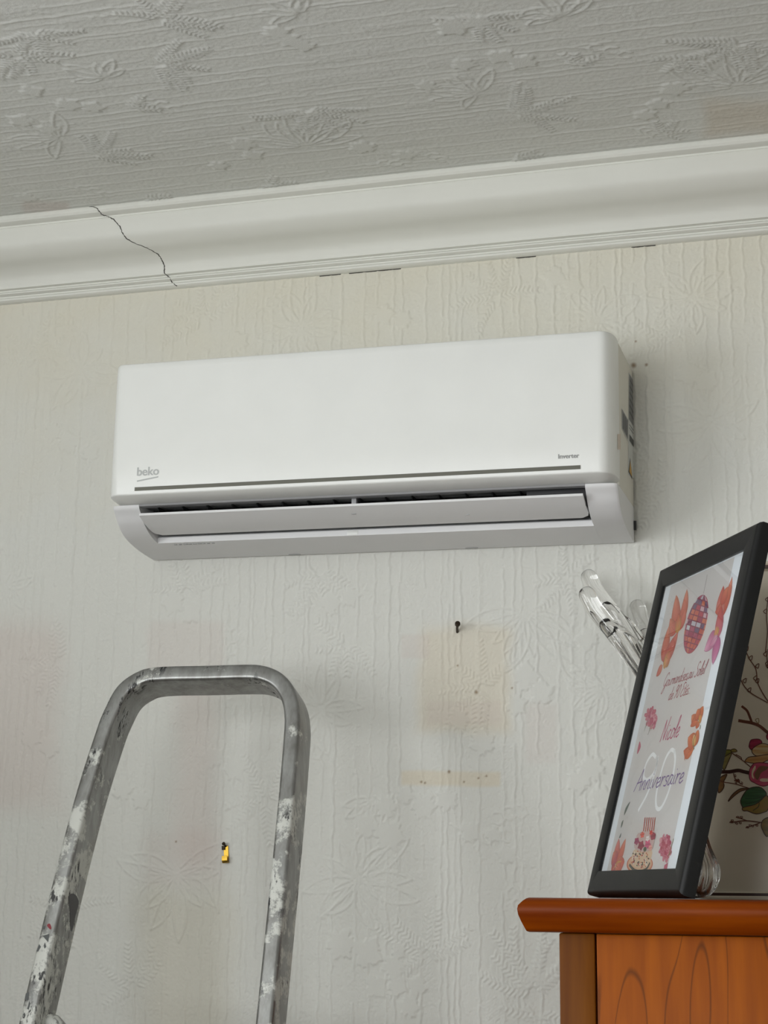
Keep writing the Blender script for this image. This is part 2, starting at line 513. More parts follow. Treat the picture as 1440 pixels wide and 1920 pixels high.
R = Relief(-1.25, 1.0, EYE - 0.55, EYE + 1.03)
x = -1.24
while x < 0.99:                                          # irregular vertical bark-like lines
    z = EYE - 0.55; ph = random.random() * 6
    while z < EYE + 1.02:
        L = random.uniform(0.10, 0.55); gap = random.uniform(0.0, 0.035) if random.random() < .6 else 0
        pts = []; xx = x + random.uniform(-.002, .002)
        for zz in np.arange(z, min(z + L, EYE + 1.025), 0.006):
            pts.append((xx + 0.0011 * math.sin(zz * 60 + ph) + 0.0009 * math.sin(zz * 211 + ph * 2) + random.uniform(-.0003, .0003), zz))
        if len(pts) > 1: R.stroke(pts, random.uniform(0.0019, 0.0027), random.uniform(0.0008, 0.0014))
        z += L + gap
    x += random.choice((0.009, 0.017, 0.024, 0.03, 0.036)) * random.uniform(.8, 1.2)
for k in range(150):                                      # slanted hatching between lines
    c = (random.uniform(-1.1, .9), random.uniform(EYE - .4, EYE + 1.0)); w = random.uniform(.016, .035); hh = random.uniform(.05, .14)
    sl, U, V = R.window(c, (c[0] + w, c[1] + hh), 0)
    s = 1 if random.random() < .5 else -1
    f = 0.5 + 0.5 * np.cos((U * 0.75 * s + V) * 2 * math.pi / 0.0050)
    R.h[sl] = np.maximum(R.h[sl], f * 0.0008)
for (px, py, r, n, a0, sp) in [(985, 1150, .095, 9, math.pi * .98, math.pi * 1.05), (672, 1650, .10, 12, 0, 6.28), (150, 695, .08, 10, 0, 6.28),
        (565, 615, .085, 11, 0, 6.28), (8, 1100, .08, 9, 0, 6.28), (330, 1640, .10, 10, 2.6, 4.6), (1130, 1290, .08, 8, 2.4, 2.6), (600, 1330, .08, 9, 0, 6.28),
        (1120, 600, .08, 9, 0, 6.28), (1300, 560, .08, 9, 0, 6.28), (1330, 790, .085, 10, 0, 6.28), (700, 1500, .05, 5, 3.2, 2.2)]:
    R.palm(wall_px(px, py), r, n, a0, sp)
for (px, py, r, n, a0, sp) in [(905, 1290, .085, 7, .6, 4.6), (1000, 1860, .10, 8, .2, 3.0), (800, 1790, .085, 7, -.4, 4.2), (70, 680, .08, 6, .4, 3.0),
        (600, 1075, .08, 6, 3.0, 3.4), (350, 1110, .07, 5, 0, 3.1), (1060, 1085, .07, 5, .2, 5.5), (930, 560, .08, 6, 0, 4.2), (1010, 1900, .07, 5, 3, 3),
        (380, 600, .08, 6, 0, 4.0), (110, 1240, .08, 6, 1, 4), (650, 1210, .07, 5, 2, 4), (1250, 640, .07, 5, 0, 4), (1240, 930, .07, 5, 1, 3.5), (500, 1500, .08, 6, 0, 5),
        (130, 1700, .08, 6, 0, 5), (250, 1850, .07, 5, 0, 4)]:
    R.fern(wall_px(px, py), r, n, a0, sp)
for (px, py, r) in [(985, 1268, .024), (1015, 1298, .022), (968, 1322, .019), (905, 1392, .022), (862, 1350, .018), (795, 1512, .022), (760, 1490, .017), (725, 1512, .020),
        (838, 1500, .020), (688, 1548, .021), (730, 1566, .026), (882, 1560, .018), (950, 1602, .017), (925, 1565, .014), (640, 1770, .026), (690, 1786, .026), (738, 1812, .020),
        (706, 1850, .020), (746, 1848, .018), (782, 1848, .018), (768, 1886, .019), (748, 1782, .014), (325, 1130, .022), (360, 1150, .020), (130, 830, .022), (100, 810, .018),
        (170, 850, .018), (60, 1380, .022), (95, 1400, .02), (400, 1420, .02), (440, 1440, .022), (1110, 1440, .022), (1085, 1465, .02), (1130, 1500, .022), (1100, 1200, .02),
        (1040, 520, .02), (1075, 535, .018), (720, 590, .02), (755, 600, .018), (450, 640, .018), (1290, 700, .022), (1325, 715, .02), (620, 1130, .02), (655, 1120, .018),
        (230, 1480, .02), (265, 1500, .018), (1205, 1010, .018)]:
    R.blob(wall_px(px, py), r, 0.0013, random.choice((4, 5, 6)), random.random() * 6)
for (px, py, r, a) in [(845, 1545, .09, -.6), (1010, 1530, .06, 2.8), (960, 1640, .06, -1.6), (480, 585, .07, .3), (160, 630, .06, 2.2), (420, 1250, .07, 1), (1220, 880, .06, 1.9), (610, 1440, .06, 2), (1150, 660, .05, 1.0)]:
    R.twig(wall_px(px, py), r, a)
R.finish(0.00027)

A = axis_steps(ROOM_X0, -0.885, 0.54, ROOM_X1, 0.00165, 0.25, 0.005, 0.25)
B = axis_steps(0.0, EYE - 0.235, EYE + 1.022, CEIL, 0.00165, 0.15, 0.005, 0.25)
GA, GB = np.meshgrid(A, B)
P = np.stack([GA, -1.4 * R.sample(GA, GB), GB], -1)
PX, PY = project(P.reshape(-1, 3))
base = np.tile(rgbv((221, 221, 215)), (len(PX), 1))
def mixc(base, col, f):
    return base * (1 - f[:, None]) + rgbv(col)[None] * f[:, None]
wz = P[..., 2].reshape(-1) - EYE; wx = P[..., 0].reshape(-1)
wob = wobble(wx, wz, 21, .4) * .5 + wobble(wx, wz, 55, 2.1) * .3
yel = np.clip((wz - .62) / .42 + wob * .25, 0, 1) * .45                      # yellowed paper towards the cornice
base = mixc(base, (219, 210, 184), yel)
pat = soft_rect(PX + 14 * wob, PY + 10 * wob, 785, 958, 1175, 1375, 34) * .4           # where a picture hung by the nail
pat = np.maximum(pat, soft_rect(PX, PY + 3 * wob, 752, 938, 1446, 1473, 9) * .5)
base = mixc(base, (220, 206, 178), pat)
pink = soft_rect(PX, PY, 752, 805, 1190, 1234, 8) * .35 + soft_rect(PX, PY, 800, 940, 1315, 1358, 14) * .35 + soft_rect(PX, PY, 985, 1045, 1320, 1430, 20) * .3
pink += soft_rect(PX + 20 * wob, PY + 12 * wob, -200, 110, 1170, 1520, 70) * .6 + soft_rect(PX + 10 * wob, PY, 280, 420, 1165, 1260, 20) * .35
pink += soft_rect(PX + 12 * wob, PY + 20 * wob, 330, 405, 1290, 1620, 60) * .5 + soft_rect(PX, PY + 10 * wob, 270, 420, 1560, 1660, 40) * .3
base = mixc(base, (212, 197, 190), np.clip(pink, 0, 1) * .75)
tan = soft_rect(PX + 16 * wob, PY + 20 * wob, 262, 430, 1660, 1960, 90) * .32
base = mixc(base, (208, 199, 174), tan)
spots = np.zeros(len(PX))
for (sx, sy, sr) in [(893, 1298, 3.5), (858, 1248, 2), (842, 1447, 3), (790, 1466, 2.5), (797, 1468, 2), (870, 1466, 2), (897, 1459, 2), (912, 1455, 2), (1188, 685, 5), (1212, 684, 3), (1168, 685, 3), (1192, 640, 2), (330, 1578, 2), (960, 1290, 2), (1130, 1010, 2.5)]:
    spots = np.maximum(spots, np.clip(1.4 - np.hypot(PX - sx, PY - sy) / sr, 0, 1))
base = mixc(base, (134, 108, 76), spots * .8)
wall = link('wall_back', grid_mesh('wall_back', A, B, P, base), MAT_WALL); tag(wall, 'embossed off-white floral wallpaper wall behind the air conditioner', kind='structure')

# ---- ceiling
def ceil_px(x, y):
    p = on_axis(x, y, 2, CEIL); return (p[0], p[1])
R = Relief(-1.2, 0.95, -1.0, -0.05)
y = -0.99
while y < -0.06:                                         # the same paper, its lines running along the cornice
    x = -1.2; ph = random.random() * 6
    while x < 0.94:
        L = random.uniform(0.08, 0.45); gap = random.uniform(0, .05) if random.random() < .6 else 0
        pts = [(xx, y + 0.0011 * math.sin(xx * 55 + ph) + 0.0007 * math.sin(xx * 190 + ph * 2)) for xx in np.arange(x, min(x + L, .945), 0.007)]
        if len(pts) > 1: R.stroke(pts, random.uniform(.002, .0028), random.uniform(0.0005, 0.0009))
        x += L + gap
    y += random.choice((0.012, 0.02, 0.027, 0.034, .04)) * random.uniform(.8, 1.2)
for k in range(45):
    c = (random.uniform(-1.1, .8), random.uniform(-.95, -.15)); w = random.uniform(.06, .16); hh = random.uniform(.014, .03)
    sl, U, V = R.window(c, (c[0] + w, c[1] + hh), 0)
    f = 0.5 + 0.5 * np.cos((U + V * .8) * 2 * math.pi / 0.0048)
    R.h[sl] = np.maximum(R.h[sl], f * 0.0007)
for (px, py, r, n, a0, sp) in [(575, 272, .11, 9, 3.3, 3.2), (110, 258, .09, 8, 2.2, 3.4), (195, 145, .06, 6, 3.0, 3.4), (560, 25, .05, 5, 2.8, 3.0), (895, 175, .08, 7, 2.4, 3.2), (1050, 32, .07, 6, 3.0, 3.2), (1385, 160, .12, 8, 3.2, 3.0)]:
    R.palm(ceil_px(px, py), r, n, a0, sp, 0.0014)
for (px, py, r, n, a0, sp) in [(30, 105, .08, 7, -1.2, 5), (300, 35, .08, 7, -2.5, 4), (300, 120, .09, 7, -1, 3), (575, 205, .10, 9, .1, 3.0), (175, 290, .09, 7, -1.4, 2.4), (250, 205, .05, 4, -1.5, 2), (900, 30, .08, 6, .2, 3.0),
        (965, 215, .10, 8, -1.6, 2.6), (1080, 125, .05, 4, -2, 2), (1390, 80, .10, 8, .6, 3.2), (1240, 250, .05, 4, -2, 3), (500, 345, .05, 4, -1, 3), (1290, 110, .05, 4, 1, 3), (960, 295, .05, 4, -.5, 2), (270, 372, .05, 4, -.5, 2), (60, 60, .07, 5, 0, 3)]:
    R.fern(ceil_px(px, py), r, n, a0, sp, 0.0018)
for (px, py, r) in [(130, 195, .022), (175, 200, .02), (40, 225, .022), (90, 240, .018), (455, 270, .024), (475, 290, .02), (410, 310, .018), (680, 275, .024), (520, 60, .022), (545, 75, .02), (570, 85, .018), (850, 50, .026), (895, 40, .02),
        (940, 105, .022), (980, 115, .024), (870, 120, .02), (800, 160, .018), (1265, 165, .024), (1235, 195, .02), (1210, 215, .02), (760, 290, .02), (50, 370, .02), (60, 170, .02), (640, 345, .02)]:
    R.blob(ceil_px(px, py), r, 0.0014, random.choice((4, 5, 6)), random.random() * 6)
for (px, py, r, a) in [(240, 190, .07, .2), (120, 350, .07, .3), (1070, 90, .08, .1), (760, 285, .06, .3), (690, 310, .06, -.2), (1180, 240, .05, .4)]:
    R.twig(ceil_px(px, py), r, a, 0.0013)
R.finish(0.00026)
A = axis_steps(ROOM_X0, -0.86, 0.60, ROOM_X1, 0.002, 0.2, 0.006, 0.25)
B = axis_steps(ROOM_Y0, -0.80, -0.06, 0.0, 0.0022, 0.2, 0.006, 0.25)
GA, GB = np.meshgrid(A, B)
P = np.stack([GA, GB, CEIL - 1.2 * R.sample(GA, GB)], -1)
cx, cyy = GA.reshape(-1), GB.reshape(-1)
wob = wobble(cx, cyy, 21, 1.4)
base = np.tile(rgbv((222, 223, 219)), (len(cx), 1))
PX, PY = project(P.reshape(-1, 3))
ok = (cyy > -.82)
base = mixc(base, (200, 178, 148), ok * soft_rect(PX + 10 * wob, PY + 10 * wob, 1318, 1480, 188, 262, 40) * .32)
base = mixc(base, (196, 172, 164), ok * soft_rect(PX + 6 * wob, PY, 40, 130, 378, 400, 14) * .3)
tag(link('ceiling', grid_mesh('ceiling', A, B, P, base, flip=True), MAT_CEIL), 'grey-looking ceiling papered with embossed leaves', kind='structure')

# ---- the rest of the room (behind and beside the camera)
tag(box('floor', (ROOM_X0 - .2, ROOM_Y0 - .2, -0.05), (ROOM_X1 + .2, 0.2, 0.0), MAT_FLOOR), kind='structure')
tag(box('wall_right', (ROOM_X1, ROOM_Y0, 0), (ROOM_X1 + .12, 0, CEIL), MAT_ROOM), kind='structure')
def wall_with_hole(name, x0, x1, y0, y1, z0, z1, ea, eb, swap=False):
    vs, fs = [], []
    for (a, b, c, d) in [(ea, y0, 0, CEIL), (y1, eb, 0, CEIL), (y0, y1, 0, z0), (y0, y1, z1, CEIL)]:
        k = len(vs)
        v8 = [(x0, a, c), (x1, a, c), (x1, b, c), (x0, b, c), (x0, a, d), (x1, a, d), (x1, b, d), (x0, b, d)]
        vs += [(q_[1], q_[0], q_[2]) for q_ in v8] if swap else v8
        fs += [tuple(k + i for i in f) for f in ((0, 3, 2, 1), (4, 5, 6, 7), (0, 1, 5, 4), (1, 2, 6, 5), (2, 3, 7, 6), (3, 0, 4, 7))]
    return link(name, mesh_from(vs, fs), MAT_ROOM)
tag(wall_with_hole('wall_left', ROOM_X0 - .15, ROOM_X0, WIN_Y0, WIN_Y1, WIN_Z0, WIN_Z1, ROOM_Y0, 0.0), kind='structure')
tag(wall_with_hole('wall_front', ROOM_Y0 - .15, ROOM_Y0, FWX0, FWX1, FWZ0, FWZ1, ROOM_X0, ROOM_X1, True), kind='structure')
for wn, wloc, wrot, hw, hh in (('window_1', (ROOM_X0 - .05, (WIN_Y0 + WIN_Y1) / 2, WIN_Z0), 0, (WIN_Y1 - WIN_Y0) / 2, WIN_Z1 - WIN_Z0), ('window_2', ((FWX0 + FWX1) / 2, ROOM_Y0 - .05, FWZ0), math.pi / 2, (FWX1 - FWX0) / 2, FWZ1 - FWZ0)):
  win = thing(wn, None, None, wloc, (0, 0, wrot)); tag(win, kind='structure')
  for nm, a, b in (('window_frame', (-.03, -hw, 0), (.03, -hw + .06, hh)), ('window_frame', (-.03, hw - .06, 0), (.03, hw, hh)), ('window_frame', (-.03, -hw, 0), (.03, hw, .06)),
                 ('window_frame', (-.03, -hw, hh - .06), (.03, hw, hh)), ('window_mullion', (-.03, -.04, 0), (.03, .04, hh)), ('window_sill', (-.02, -hw - .03, -.03), (.14, hw + .03, 0))):
      box(nm, a, b, MAT_WHITE, win, 0.004)

tag(box('added_shade_block', (ROOM_X0, -1.5, 0), (ROOM_X0 + .64, -.30, 1.72), MAT_ROOM, None, .01), kind='structure')  # unseen block, added only to darken the lower left of the back wall

# ---- cornice
PROF = [(-0.1005, 0.0), (-0.1015, .003), (-0.1012, .0075), (-.0985, .0110), (-.0935, .0130), (-.0875, .0142), (-.0862, .0160), (-.0872, .0176), (-.0892, .0188), (-.0895, .021)]
PROF += [tuple(p) for p in cat([(-.0895, .021), (-.0885, .035), (-.084, .052), (-.066, .066), (-.044, .074), (-.028, .084), (-.0215, .096), (-.020, .1025)], 5)][1:]
PROF += [(-.0130, .1036), (-.0128, .1052), (-.0150, .1070), (-.0172, .1088), (-.0170, .1108), (-.0140, .1124), (-.0092, .1132), (-.0088, .1148), (-.0110, .1165), (-.0124, .1185), (-.0120, .1210), (-.0085, .1234), (-.003, .1243), (.004, .1245), (.004, 0)]
PROF = [(p[0], CEIL - p[1]) for p in PROF]
trim = prism('trim_1', PROF, ROOM_X0, ROOM_X1, MAT_PLASTER, None, True, 28)
tag(trim, 'white moulded plaster cornice with a crack, between wall and ceiling', kind='structure')
def on_cornice(x, y):
    d = ray(x, y); best = None
    for a, b in zip(PROF[:-2], PROF[1:-1]):
        n = np.array([0, b[1] - a[1], -(b[0] - a[0])]); den = d @ n
        if abs(den) < 1e-9: continue
        t = ((np.array([0, a[0], a[1]]) - CAM) @ n) / den
        p = CAM + t * d
        s = ((p[1] - a[0]) * (b[0] - a[0]) + (p[2] - a[1]) * (b[1] - a[1])) / ((b[0] - a[0]) ** 2 + (b[1] - a[1]) ** 2)
        if t > 0 and -0.02 <= s <= 1.02 and (best is None or t < best[0]): best = (t, p)
    return None if best is None else best[1]
pts = []
crk = [(158, 388), (172, 387), (182, 390), (190, 401), (200, 405), (213, 411), (225, 424), (230, 437), (236, 446), (252, 456), (272, 463), (288, 471), (299, 479), (305, 489), (308, 499), (309, 512), (318, 520), (323, 530), (334, 538)]
for a, b in zip(crk[:-1], crk[1:]):
    for k in range(5):
        p = on_cornice(a[0] + (b[0] - a[0]) * k / 5 + random.uniform(-.8, .8), a[1] + (b[1] - a[1]) * k / 5 + random.uniform(-.6, .6))
        if p is not None: pts.append(p)
vs, fs = [], []
for i, p in enumerate(pts):
    t = pts[min(i + 1, len(pts) - 1)] - pts[max(i - 1, 0)]; v = (CAM - p); v /= np.linalg.norm(v)
    s = np.cross(t, v); s /= np.linalg.norm(s); w = random.uniform(.0004, .0011)
    nrm = np.array([0, -.6, -.8])
    vs += [p + s * w + nrm * .0004, p - s * w + nrm * .0004]
    if i: fs.append((2 * i - 2, 2 * i - 1, 2 * i + 1, 2 * i))
crack = link('crack', mesh_from(vs, fs), MAT_CRACK, trim); tag(crack, 'thin dark crack running down the cornice')


for (xa, xb) in ((600, 640), (655, 752), (968, 1005), (1185, 1230)):
    pa, pb = on_axis(xa, 500, 1, 0.0), on_axis(xb, 500, 1, 0.0)
    box('gap', (pa[0], -.0016, CEIL - .1254), (pb[0], .001, CEIL - .1244), MAT_CRACK, trim)


# ------------------------------------------------------------------ printed shapes (flat ink on a plane)
class Ink:
    def __init__(self, P0, n, ex, ey, off=0.0002, step=0.00004):
        self.P0, self.n, self.ex, self.ey = map(np.asarray, (P0, n, ex, ey))
        self.off, self.step, self.k = off, step, 0
        self.v, self.f, self.c = [], [], []
    def px(self, q):
        p = on_plane(q[0], q[1], self.P0, self.n) - self.P0
        return np.array([p @ self.ex, p @ self.ey])
    def add(self, uv, faces, col, layer=None):
        b = len(self.v); lay = self.off + self.step * (self.k if layer is None else layer)
        for i, p in enumerate(uv):
            self.v.append(self.P0 + self.ex * p[0] + self.ey * p[1] + self.n * lay)
            c = col[i] if isinstance(col, list) else col
            self.c.append((*lin(c), 1.0))
        self.f += [tuple(b + i for i in f) for f in faces]
    def poly(self, pts, col, px=True, smooth=4, tip=None):
        """filled outline; tip = colour towards the centre"""
        uv = [self.px(p) for p in pts] if px else [np.asarray(p, float) for p in pts]
        if smooth: uv = cat(uv, smooth, True)
        self.k += 1
        n = len(uv); t3 = [Vector((p[0], p[1], 0)) for p in uv]
        tr = tessellate_polygon([t3])
        cols = [tuple(np.array(col) + (np.array(tip) - np.array(col)) * (.5 + .5 * math.sin(i * 1.9))) if tip else col for i in range(n)]
        self.add(uv, [tuple(f) for f in tr], cols)
        return self
    def stroke(self, pts, w, col, px=True, smooth=4, taper=False, closed=False):
        uv = [self.px(p) for p in pts] if px else [np.asarray(p, float) for p in pts]
        if smooth and len(uv) > 2: uv = cat(uv, smooth, closed)
        if closed: uv.append(uv[0])
        self.k += 1
        out, fs = [], []
        for i, p in enumerate(uv):
            t = uv[min(i + 1, len(uv) - 1)] - uv[max(i - 1, 0)]; L = np.linalg.norm(t) or 1
            s = np.array([-t[1], t[0]]) / L
            ww = w * (1 - .85 * i / (len(uv) - 1)) if taper else w
            out += [p + s * ww / 2, p - s * ww / 2]
            if i: fs.append((2 * i - 2, 2 * i - 1, 2 * i + 1, 2 * i))
        self.add(out, fs, col)
        return self
    def flush(self, name, mat, parent):
        if self.v: self.build(name, mat, parent)
        self.v, self.f, self.c, self.k = [], [], [], 0
    def build(self, name, mat, parent):
        me = bpy.data.meshes.new(name); me.from_pydata([tuple(v) for v in self.v], [], self.f)
        ca = me.color_attributes.new('Col', 'FLOAT_COLOR', 'POINT')
        ca.data.foreach_set('color', np.array(self.c, np.float32).reshape(-1))
        me.update()
        # faces look along the plane's normal
        bm = bmesh.new(); bm.from_mesh(me); bm.normal_update()
        for f in bm.faces:
            if f.normal.dot(Vector(self.n)) < 0: f.normal_flip()
        bm.to_mesh(me); bm.free()
        inv = parent.matrix_basis.inverted()
        me.transform(inv)
        return link(name, me, mat, parent)

def circle(c, rx, ry, n=10, rot=0.0, wav=0.0, ph=0):
    out = []
    for k in range(n):
        a = 2 * math.pi * k / n; r = 1 + wav * math.cos(5 * a + ph)
        x_, y_ = rx * r * math.cos(a), ry * r * math.sin(a)
        out.append((c[0] + x_ * math.cos(rot) - y_ * math.sin(rot), c[1] + x_ * math.sin(rot) + y_ * math.cos(rot)))
    return out

GLYPH = {  # one-line brush letters in a unit cap height: strokes, advance
    'G': ([[(.62, .78), (.5, .98), (.22, .85), (.05, .45), (.2, .08), (.45, .2), (.56, .5), (.5, .1), (.36, -.35), (.12, -.42), (.3, -.08), (.66, .12)]], .66),
    'o': ([[(.3, .42), (.14, .44), (.06, .2), (.16, .02), (.32, .1), (.36, .32), (.27, .44), (.44, .34)]], .42),
    'u': ([[(.04, .44), (.03, .14), (.14, .01), (.28, .16), (.33, .44), (.31, .1), (.42, .03)]], .42),
    'r': ([[(.03, .4), (.09, .42), (.07, .02)], [(.07, .2), (.18, .42), (.32, .4)]], .31),
    'm': ([[(.03, .42), (.04, .02)], [(.04, .2), (.14, .43), (.2, .34), (.19, .02)], [(.19, .2), (.3, .43), (.37, .34), (.36, .08), (.45, .03)]], .47),
    'n': ([[(.03, .42), (.04, .02)], [(.04, .18), (.17, .43), (.27, .34), (.26, .08), (.36, .03)]], .37),
    'a': ([[(.32, .4), (.16, .44), (.05, .2), (.13, .02), (.28, .16), (.33, .42), (.31, .1), (.42, .04)]], .42),
    'd': ([[(.3, .36), (.15, .43), (.05, .2), (.13, .02), (.28, .16), (.4, .95)], [(.4, .95), (.31, .1), (.42, .04)]], .43),
    'i': ([[(.08, .42), (.06, .1), (.16, .03)], [(.1, .62), (.12, .66)]], .18),
    's': ([[(.3, .42), (.14, .42), (.1, .28), (.26, .16), (.22, .02), (.04, .04)]], .3),
    'f': ([[(.36, .9), (.24, .92), (.18, .4), (.1, -.3), (.02, -.2)], [(.05, .4), (.32, .42)]], .3),
    'e': ([[(.06, .18), (.28, .28), (.24, .43), (.1, .36), (.06, .12), (.18, .01), (.36, .12)]], .35),
    'é': ([[(.06, .18), (.28, .28), (.24, .43), (.1, .36), (.06, .12), (.18, .01), (.36, .12)], [(.14, .56), (.28, .72)]], .35),
    'S': ([[(.56, .86), (.4, 1.0), (.2, .88), (.22, .62), (.44, .42), (.4, .1), (.16, .0), (.02, .14)]], .56),
    'l': ([[(.04, .2), (.22, .7), (.2, .96), (.12, .8), (.08, .12), (.18, .03)]], .2),
    't': ([[(.16, .8), (.08, .12), (.18, .02), (.26, .06)], [(.0, .5), (.28, .54)]], .26),
    'É': ([[(.5, .9), (.26, .98), (.14, .78), (.3, .58), (.12, .4), (.06, .12), (.24, .0), (.46, .12)], [(.3, 1.1), (.46, 1.28)]], .5),
    'N': ([[(.04, .0), (.14, .95)], [(.14, .95), (.38, .04)], [(.38, .04), (.54, 1.05)]], .58),
    'c': ([[(.3, .36), (.16, .44), (.05, .2), (.15, .01), (.34, .1)]], .34),
    'A': ([[(.0, .0), (.34, .98)], [(.34, .98), (.5, .0)], [(.08, .36), (.52, .42)]], .56),
    'v': ([[(.03, .42), (.14, .03), (.3, .44), (.38, .4)]], .36),
    '9': ([[(.36, .8), (.2, .95), (.06, .72), (.16, .5), (.34, .7), (.36, .9), (.3, .4), (.12, .0)]], .42),
    '0': ([[(.3, .95), (.1, .7), (.06, .25), (.2, .0), (.36, .25), (.38, .7), (.3, .95)]], .44),
    '.': ([[(.05, .02), (.07, .05)]], .14), ' ': ([], .22)}
def write(ink, text, q0, q1, cap, w, col, slant=.18):
    """brush lettering along the line between two photo points on the plane"""
    a, b = ink.px(q0), ink.px(q1)
    adv = sum(GLYPH[c][1] for c in text)
    L = np.linalg.norm(b - a); d = (b - a) / L; u = np.array([-d[1], d[0]]); sx = L / adv
    x_ = 0.0
    for c in text:
        for st in GLYPH[c][0]:
            pts = [a + d * ((x_ + p[0]) * sx + slant * p[1] * cap) + u * p[1] * cap for p in st]
            ink.stroke(pts, w, col, px=False, smooth=4)
        x_ += GLYPH[c][1]

# ------------------------------------------------------------------ air conditioner
AC_W, AC_H, AC_D = 0.80, 0.279, 0.2057
ac = thing('air_conditioner', 'white wall-mounted split air conditioner with half-open louver', 'air conditioner', (-0.128, 0.0, EYE + 0.5379), (0, 0.0084, 0))
def plan(ins, yb=-0.150, rx=.023, ry=.044):
    hx, yf = AC_W / 2 - ins * .3, -AC_D + ins
    pts = [(hx, yb)]
    for a in np.linspace(0, math.pi / 2, 13): pts.append((hx - rx + rx * math.cos(a) ** .85, yf + ry - ry * math.sin(a) ** .85))
    for a in np.linspace(math.pi / 2, 0, 13): pts.append((-hx + rx - rx * math.cos(a) ** .85, yf + ry - ry * math.sin(a) ** .85))
    pts.append((-hx, yb))
    return pts
rings = [[(p[0], p[1], z) for p in plan(i)] for z, i in ((.0548, .030), (.0600, .0135), (.0636, .0020), (.0646, .0005), (.0662, .0), (.12, .0), (.20, .0003), (.268, .0006), (.2765, .0014), (.2784, .003), (.279, .0055))]
link('front_panel', loft(rings), MAT_WHITE, ac, True, 50)
curve = cat([(-.178, .0545), (-.1755, .049), (-.168, .042), (-.153, .028), (-.124, .014), (-.078, .0052), (-.030, .0012), (-.006, .0)], 5)
curve = [tuple(p) for p in curve]
side_prof = [(-.150, .277), (-.150, .056)] + [(-.150, .028)] + [p for p in curve if p[0] > -.148] + [(0.0, .002), (0.0, .277), (-.02, .279), (-.13, .279)]
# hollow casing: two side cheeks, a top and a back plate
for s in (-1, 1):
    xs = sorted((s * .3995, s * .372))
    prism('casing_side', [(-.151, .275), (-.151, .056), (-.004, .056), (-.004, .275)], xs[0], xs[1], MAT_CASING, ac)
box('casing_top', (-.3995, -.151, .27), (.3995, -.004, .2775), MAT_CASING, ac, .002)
box('back_plate', (-.385, -.01, .02), (.385, -.0015, .27), MAT_GREY, ac)
# lower chassis: end cheeks with the curved outline and the tray between them
for s in (-1, 1):
    rings = []
    for e in (0, .0015, .004, .008, .014, .022, .0465):
        k = max(0.0, 1 - e / .022); pull = .006 * (1 - math.sqrt(1 - k * k))
        full = curve + [(-.003, .002), (-.003, .0557), (-.150, .0557)]
        rings.append([(s * (.3995 - e), min(p[0] + pull * max(0, (-.03 - p[0]) / .148), -.003), p[1]) for p in full])
    link('chassis_end', loft(rings), MAT_CHASSIS, ac, True, 30)
low = [(-.0985, .0086)] + [p for p in curve if p[0] > -.0965]
prism('chassis_base', low + [(-.003, .002), (-.003, .0557), (-.045, .0557), (-.062, .040), (-.078, .027), (-.0935, .0195), (-.0972, .0188), (-.0985, .0172)], -.3535, .3535, MAT_CHASSIS, ac, True, 30)
sheet('air_duct', [(-.160, .0553), (-.120, .056), (-.08, .0556), (-.060, .050), (-.050, .047)], -.352, .352, MAT_BLACK, ac)  # black sheet stands in for the shade deep inside the outlet
prism('outlet_rim', [(-.1785, .0550), (-.1765, .0525), (-.1690, .0512), (-.160, .0530), (-.158, .0553)], -.3525, .3525, MAT_GREY, ac)
vm = mesh_from([(0, -.160, .0550), (0, -.135, .030), (0, -.09, .030), (0, -.07, .0550), (.0015, -.160, .0550), (.0015, -.135, .030), (.0015, -.09, .030), (.0015, -.07, .0550)],
               [(0, 1, 2, 3), (7, 6, 5, 4), (0, 4, 5, 1), (1, 5, 6, 2), (2, 6, 7, 3), (3, 7, 4, 0)])
vm.materials.append(plain('vane_black', (26, 26, 27), .5))
for k in range(15):
    o = link('vane', vm, None, ac); o.location = (-.33 + k * .0415, 0, 0)
box('vane_support', (-.008, -.163, .028), (.000, -.150, .0552), MAT_GREY, ac, .001)
box('motor_housing', (.262, -.158, .027), (.352, -.10, .0552), MAT_DARK, ac, .002)
# flap
FA, FB = np.array([-.1815, .0375]), np.array([-.1130, .0196])
n = np.array([FB[1] - FA[1], -(FB[0] - FA[0])]); n = n / np.linalg.norm(n)
if n[1] > 0: n = -n
rows = []
for t in np.linspace(0, 1, 9):
    c = FA + (FB - FA) * t + n * .0026 * math.sin(math.pi * t)
    ins = .0 if t < .72 else .012 * (1 - math.sqrt(max(0, 1 - ((t - .72) / .28) ** 2)))
    rows.append((c, ins))
vs, fs = [], []
for c, ins in rows:
    for xx in (-.350 + ins, .3505 - ins):
        vs.append((xx, c[0] + n[0] * .0014, c[1] + n[1] * .0014)); vs.append((xx, c[0] - n[0] * .0026, c[1] - n[1] * .0026))
for i in range(len(rows) - 1):
    a, b = 4 * i, 4 * i + 4
    fs += [(a, a + 2, b + 2, b), (a + 1, b + 1, b + 3, a + 3), (a, b, b + 1, a + 1), (a + 2, a + 3, b + 3, b + 2)]
fs += [(0, 1, 3, 2), (len(vs) - 4, len(vs) - 2, len(vs) - 1, len(vs) - 3)]
flap = link('louver', mesh_from(vs, fs), MAT_CHASSIS, ac, True, 35)
for xx in (-.3525, .3525):
    box('hinge', (min(xx, xx * .985), -.137, .031), (max(xx, xx * .985), -.127, .040), MAT_GREY, flap, .0015)
